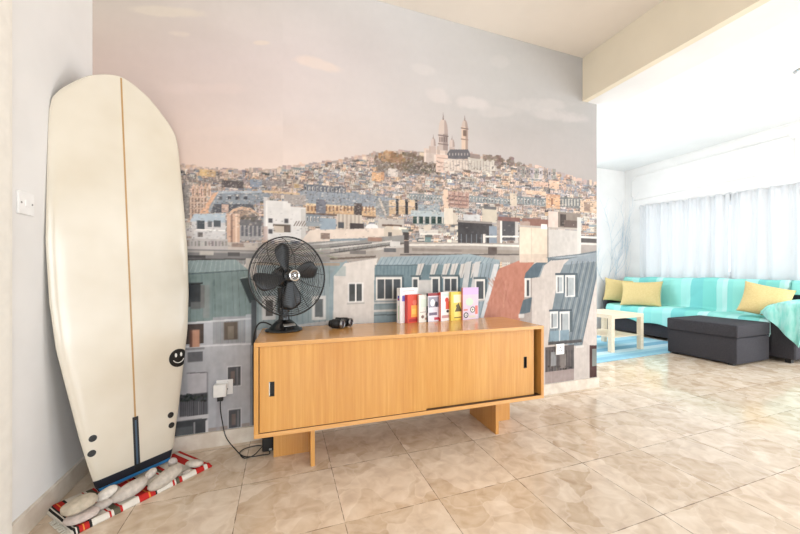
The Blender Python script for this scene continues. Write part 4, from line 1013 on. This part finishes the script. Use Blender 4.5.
# ------------------------------------------------------------------ throws
def drape(name, path, y0, y1, ny, m, label, amp=.006, seed=0, hemfn=None, foldamp=.0):
    """cloth following a profile path in x,z swept along y with soft creases"""
    pts = [Vector((a, 0, b)) for a, b in path]; d = [0]
    for i in range(1, len(pts)): d.append(d[-1]+(pts[i]-pts[i-1]).length)
    n = 90
    g = MB()
    def fn(u, v):
        y = y0+(y1-y0)*u; t = v
        if hemfn: t = hemfn(u)+(1-hemfn(u))*v
        s = t*d[-1]; i = max(k for k in range(len(d)) if d[k] <= s+1e-9); i = min(i, len(pts)-2)
        f = (s-d[i])/(d[i+1]-d[i]); p = pts[i].lerp(pts[i+1], f)
        tn = (pts[i+1]-pts[i]).normalized(); nr = Vector((-tn.z, 0, tn.x))
        k = abs(noise.noise(Vector((y*2.3+t*2.2+seed, t*3, seed))))*amp*2+noise.noise(Vector((y*7, t*9, seed)))*amp*.6
        k += foldamp*abs(math.sin(y*9+4*t+2*noise.noise(Vector((y*2, t*2, seed)))))*math.exp(-((u-.45)/.22)**2)
        return (p.x+nr.x*k, y, p.z+nr.z*k)
    g.grid(fn, ny, n)
    o = g.build(name, m, None, smooth=True, solid=.006); tag(o, label, 'throw'); return o
tq = [(148,222,214), (172,230,224), (134,214,206), (196,236,232), (156,226,216), (126,206,204), (178,232,226)]
st1 = []; r_ = random.Random(2); x = 0.; i = 0
while x < .97 and len(st1) < 26: st1.append((x, tq[(i*3) % 7])); x += r_.choice((.02, .03, .055, .07)); i += 1
thr = ramp_mat('turquoise_striped_cotton', 1, st1, lo=2.2, hi=4.5, bump=.25, bscale=90)
drape('throw_blanket', [(5.128, .205), (5.130, .40), (5.150, .446), (5.20, .456), (5.52, .458), (5.538, .50), (5.546, .80), (5.56, .875), (5.59, .895), (5.69, .893), (5.738, .86), (5.742, .55)], 2.03, 4.36, 170, thr,
      'turquoise striped throw spread over the back and seat of the sofa', amp=.012, seed=3, foldamp=.02,
      hemfn=lambda u: max(.58*max(0, min(1, (.097-u)/.006)), .02*abs(math.sin(u*17))+.02*math.sin(u*5)**2))
# second throw over the near arm, hanging in a point
thr2 = mat('turquoise_cotton', (140, 220, 208), .9, rgb2=(178, 232, 224), scale=9, bump=.2, bscale=90, stretch=(1, 4, 1))
def arm_throw():
    g = MB()
    # u across the arm width (y), v from back over the top, then down the front face
    def fn(u, v):
        y = 1.99+.36*u+.02*math.sin(v*7)
        L = v*1.12
        hang = .06+.40*max(0, 1-u*1.15)**.8
        if L < .62: x, z = 5.74-L*.95, .655
        else:
            s = (L-.62)/.5*hang
            x, z = 5.148-.012*min(1, s*20)-.02*s, .655-s
        sag = -.11*max(0, (u-.55)/.45)**1.3 if L < .62 else -.11*max(0, (u-.55)/.45)**1.3*1
        k = .012*noise.noise(Vector((u*6+.5*v, v*5, 4.4)))+.018*abs(math.sin(u*8+v*2.5))
        return (x-(.0 if L < .62 else abs(k)*1.2), y, z+sag+(abs(k) if L < .62 else 0))
    g.grid(fn, 50, 90)
    o = g.build('throw_blanket', thr2, None, smooth=True, solid=.006)
    tag(o, 'turquoise throw bunched over the near arm of the sofa, its corner hanging down', 'throw')
    # blue fringe corner
arm_throw()
# ------------------------------------------------------------------ cushions
yel = mat('pale_yellow_linen', (212, 188, 130), .9, spec=.2, rgb2=(220, 198, 142), scale=80, bump=.2, bscale=200)
def cushion(loc, rot, w_, h_, t_, label, seed):
    g = MB(); n = 26; vs = []; fs = []
    for side in (1, -1):
        for j in range(n+1):
            for i in range(n+1):
                x = 2*i/n-1; y = 2*j/n-1
                x_ = math.sin(x*PI/2)*.35+x*.65; y_ = math.sin(y*PI/2)*.35+y*.65
                th_ = (max(0, 1-abs(x_)**2.6)*max(0, 1-abs(y_)**2.6))**.5*t_/2
                th_ *= 1+.10*noise.noise(Vector((x*1.6+seed, y*1.6, side)))
                vs.append((x_*w_/2*(1-.09*(1-y_*y_)), side*th_, y_*h_/2*(1-.09*(1-x_*x_))))
    n1 = (n+1)**2
    for side in (0, 1):
        for j in range(n):
            for i in range(n): a = side*n1+j*(n+1)+i; fs.append((a, a+1, a+n+2, a+n+1))
    g.add(vs, fs)
    me_o = g.build('cushion', yel, None, smooth=True)
    bm = bmesh.new(); bm.from_mesh(me_o.data); bmesh.ops.remove_doubles(bm, verts=bm.verts, dist=.0004); bmesh.ops.recalc_face_normals(bm, faces=bm.faces); bm.to_mesh(me_o.data); bm.free()
    me_o.location = loc; me_o.rotation_euler = rot; tag(me_o, label, 'cushion', 'yellow cushions on the sofa'); return me_o
# cushion plane faces local -y
cushion((5.34, 4.30, .68), (math.radians(-14), math.radians(8), math.radians(-38)), .44, .40, .13, 'pale yellow cushion at the far left end of the sofa, behind another', 1)
cushion((5.27, 3.85, .655), (math.radians(-20), math.radians(-1), math.radians(-66)), .56, .41, .14, 'pale yellow oblong cushion leaning in front of the leftmost one', 2)
cushion((5.30, 2.36, .66), (math.radians(-30), math.radians(14), math.radians(-62)), .44, .42, .15, 'pale yellow cushion leaning beside the near arm of the sofa', 3)
# ------------------------------------------------------------------ ottoman
ot = thing('storage_ottoman', 'charcoal fabric storage ottoman standing in front of the sofa', 'ottoman', (4.775, 2.575, 0), math.radians(1.5))
MB().box(-.315, .315, -.345, .345, .018, .29, b=.012).build('body', char, ot, auto=.6)
MB().box(-.322, .322, -.352, .352, .295, .434, b=.022).build('lid', char, ot, auto=.6)
g = MB()
for z in (.2925,): g.tube([(-.321, -.351, z), (.321, -.351, z), (.321, .351, z), (-.321, .351, z)], .004, 6, closed=True)
g.tube([(-.316, -.346, .422), (.316, -.346, .422), (.316, .346, .422), (-.316, .346, .422)], .0035, 6, closed=True)
g.build('piping', mat('charcoal_piping', (48, 47, 54), .8), ot)
for x in (-.27, .27):
    for y in (-.28, .28): MB().box(x-.025, x+.025, y-.025, y+.025, 0.0003, .019).build('foot', mat('black_leg', (30, 30, 30), .5), ot)
# ------------------------------------------------------------------ low table
bir = mat('pale_birch', (232, 214, 186), .4, rgb2=(240, 224, 200), scale=6, stretch=(1, 12, 12))
tb = thing('low_table', 'low square pale birch table with lower shelf on the blue rug', 'table', (4.04, 3.40, .0125), math.radians(1))
MB().box(-.30, .27, -.29, .29, .41, .455, b=.003).build('table_top', bir, tb)
for x in (-.272, .242):
    for y in (-.262, .262): MB().box(x-.027, x+.027, y-.027, y+.027, 0, .4098, b=.002).build('leg', bir, tb)
MB().box(-.254, .224, -.255, .255, .17, .182, b=.001).build('lower_shelf', bir, tb)
# ------------------------------------------------------------------ curtains
cur = bpy.data.materials.new('white_curtain_cloth'); cur.use_nodes = True
nt = cur.node_tree; b = nt.nodes['Principled BSDF']; b.inputs['Base Color'].default_value = L3((238, 239, 241)); b.inputs['Roughness'].default_value = .9
tr = nt.nodes.new('ShaderNodeBsdfTranslucent'); tr.inputs[0].default_value = L3((240, 242, 245)); mx = nt.nodes.new('ShaderNodeMixShader'); mx.inputs[0].default_value = .18
nt.links.new(b.outputs[0], mx.inputs[1]); nt.links.new(tr.outputs[0], mx.inputs[2]); nt.links.new(mx.outputs[0], nt.nodes['Material Output'].inputs['Surface'])
def curtain(y0, y1, label, seed, ztop0, ztop1):
    def fn(u, v):
        y = y0+(y1-y0)*u; f = 2*PI*u*(y1-y0)
        a = .034+.022*noise.noise(Vector((u*3, seed, 0))); s = v
        x = a*math.sin(f*5.1+3.2*noise.noise(Vector((u*4.5, seed+.5*s, 1))))*(.5+.5*(1-s)) + .012*math.sin(f*17+seed)*(s**3) + .030*noise.noise(Vector((u*5.5+s*.9, s*1.5, seed)))+.010*noise.noise(Vector((u*16-s*1.3, s*3, seed+2)))
        zt_ = ztop0+(ztop1-ztop0)*u+.012*math.sin(f*8+1)*1
        z = .12+(zt_-.12)*s
        return (5.782+max(-.042, min(.036, x*.75)), y+.012*noise.noise(Vector((u*9, s*2, seed+5))), z)
    g = MB().grid(fn, int(170*(y1-y0)), 24)
    o = g.build('curtain', cur, None, smooth=True, solid=.002)
    tag(o, label, 'curtain', 'white curtains on one rod'); return o
curtain(2.962, 4.24, 'white gathered curtain panel hanging at the far left behind the yellow cushions', 1.0, 2.085, 2.135)
curtain(2.12, 2.958, 'white gathered curtain panel hanging at the right, behind ottoman end of the sofa', 6.0, 2.05, 2.085)
rod = thing('curtain_rod', 'thin white curtain wire running along the top of the curtains', 'curtain rod', (5.80, 0, 0))
MB().tube([(0.005, 2.08, 2.068), (0.005, 4.3, 2.11)], .006, 8).build('wire', mat('white_rod', (235, 235, 235), .4), rod)
for y in (2.1, 2.97, 4.28): MB().box(.0, .0295, y-.008, y+.008, 2.06+.009*(y-1.2), 2.09+.011*(y-1.2)).build('bracket', mat('white_rod', (235, 235, 235), .4), rod)
# ------------------------------------------------------------------ bare branches behind the sofa end
pl = thing('branch_arrangement', 'pale blue-grey bare branches standing in the corner behind the sofa end', 'dried branches', (5.33, 4.515, 0))
pot = MB().lathe([(.02, 0), (.028, .004), (.034, .10), (.036, .22), (.030, .28), (.022, .30), (.026, .32)], 20); pot.build('vase', mat('white_vase', (226, 228, 230), .4), pl, auto=.6)
rr = random.Random(5); g = MB()
def limb(p, d, L, r, depth):
    q = p; pts = [p.copy()]
    for k in range(5):
        d = (d+Vector((rr.uniform(-.22, .22), rr.uniform(-.05, .05), rr.uniform(-.05, .2)))).normalized(); q = q+d*L/5
        q.y = min(q.y, .03); q.x = min(q.x, .40); pts.append(q.copy())
        if depth < 3 and k >= 0 and rr.random() < .85:
            s = rr.choice((-1, 1)); limb(q.copy(), (d+Vector((s*rr.uniform(.5, 1.1), rr.uniform(-.3, .05), rr.uniform(-.1, .3)))).normalized(), L*rr.uniform(.4, .6), r*.62, depth+1)
    g.tube(pts, [r*(1-.12*k) for k in range(len(pts))], 5)
limb(Vector((-.03, 0, .25)), Vector((.0, 0, 1)), 1.25, .0055, 0); limb(Vector((.0, 0, .25)), Vector((.28, -.05, 1)), 1.2, .005, 0); limb(Vector((.0, 0, .25)), Vector((.5, -.05, 1)), 1.0, .005, 0)
g.build('branches', mat('blue_grey_twig', (196, 210, 220), .8), pl, smooth=True)
# ------------------------------------------------------------------ ceiling spotlight
lm = thing('ceiling_spotlight', 'round chrome ceiling spotlight on the white living room ceiling', 'ceiling light', (4.40, 1.68, ZC))
MB().lathe([(.078, -.0005), (.080, -.006), (.070, -.014), (.058, -.010), (.055, -.004)], 32, caps=False).build('trim_ring', chrome, lm, auto=.6)
e_m = bpy.data.materials.new('lamp_lens'); e_m.use_nodes = True; q = e_m.node_tree.nodes['Principled BSDF']; q.inputs['Base Color'].default_value = (.8, .8, .8, 1); q.inputs['Roughness'].default_value = .2
MB().lathe([(.001, -.011), (.04, -.009), (.053, -.0045)], 28, caps=False).build('lens', e_m, lm, auto=.6)
MB().tube([(-.04, 0, -.02), (.02, .0, -.028)], .014, 12).build('lamp_head', mat('dark_metal', (70, 70, 72), .3, .9), lm)
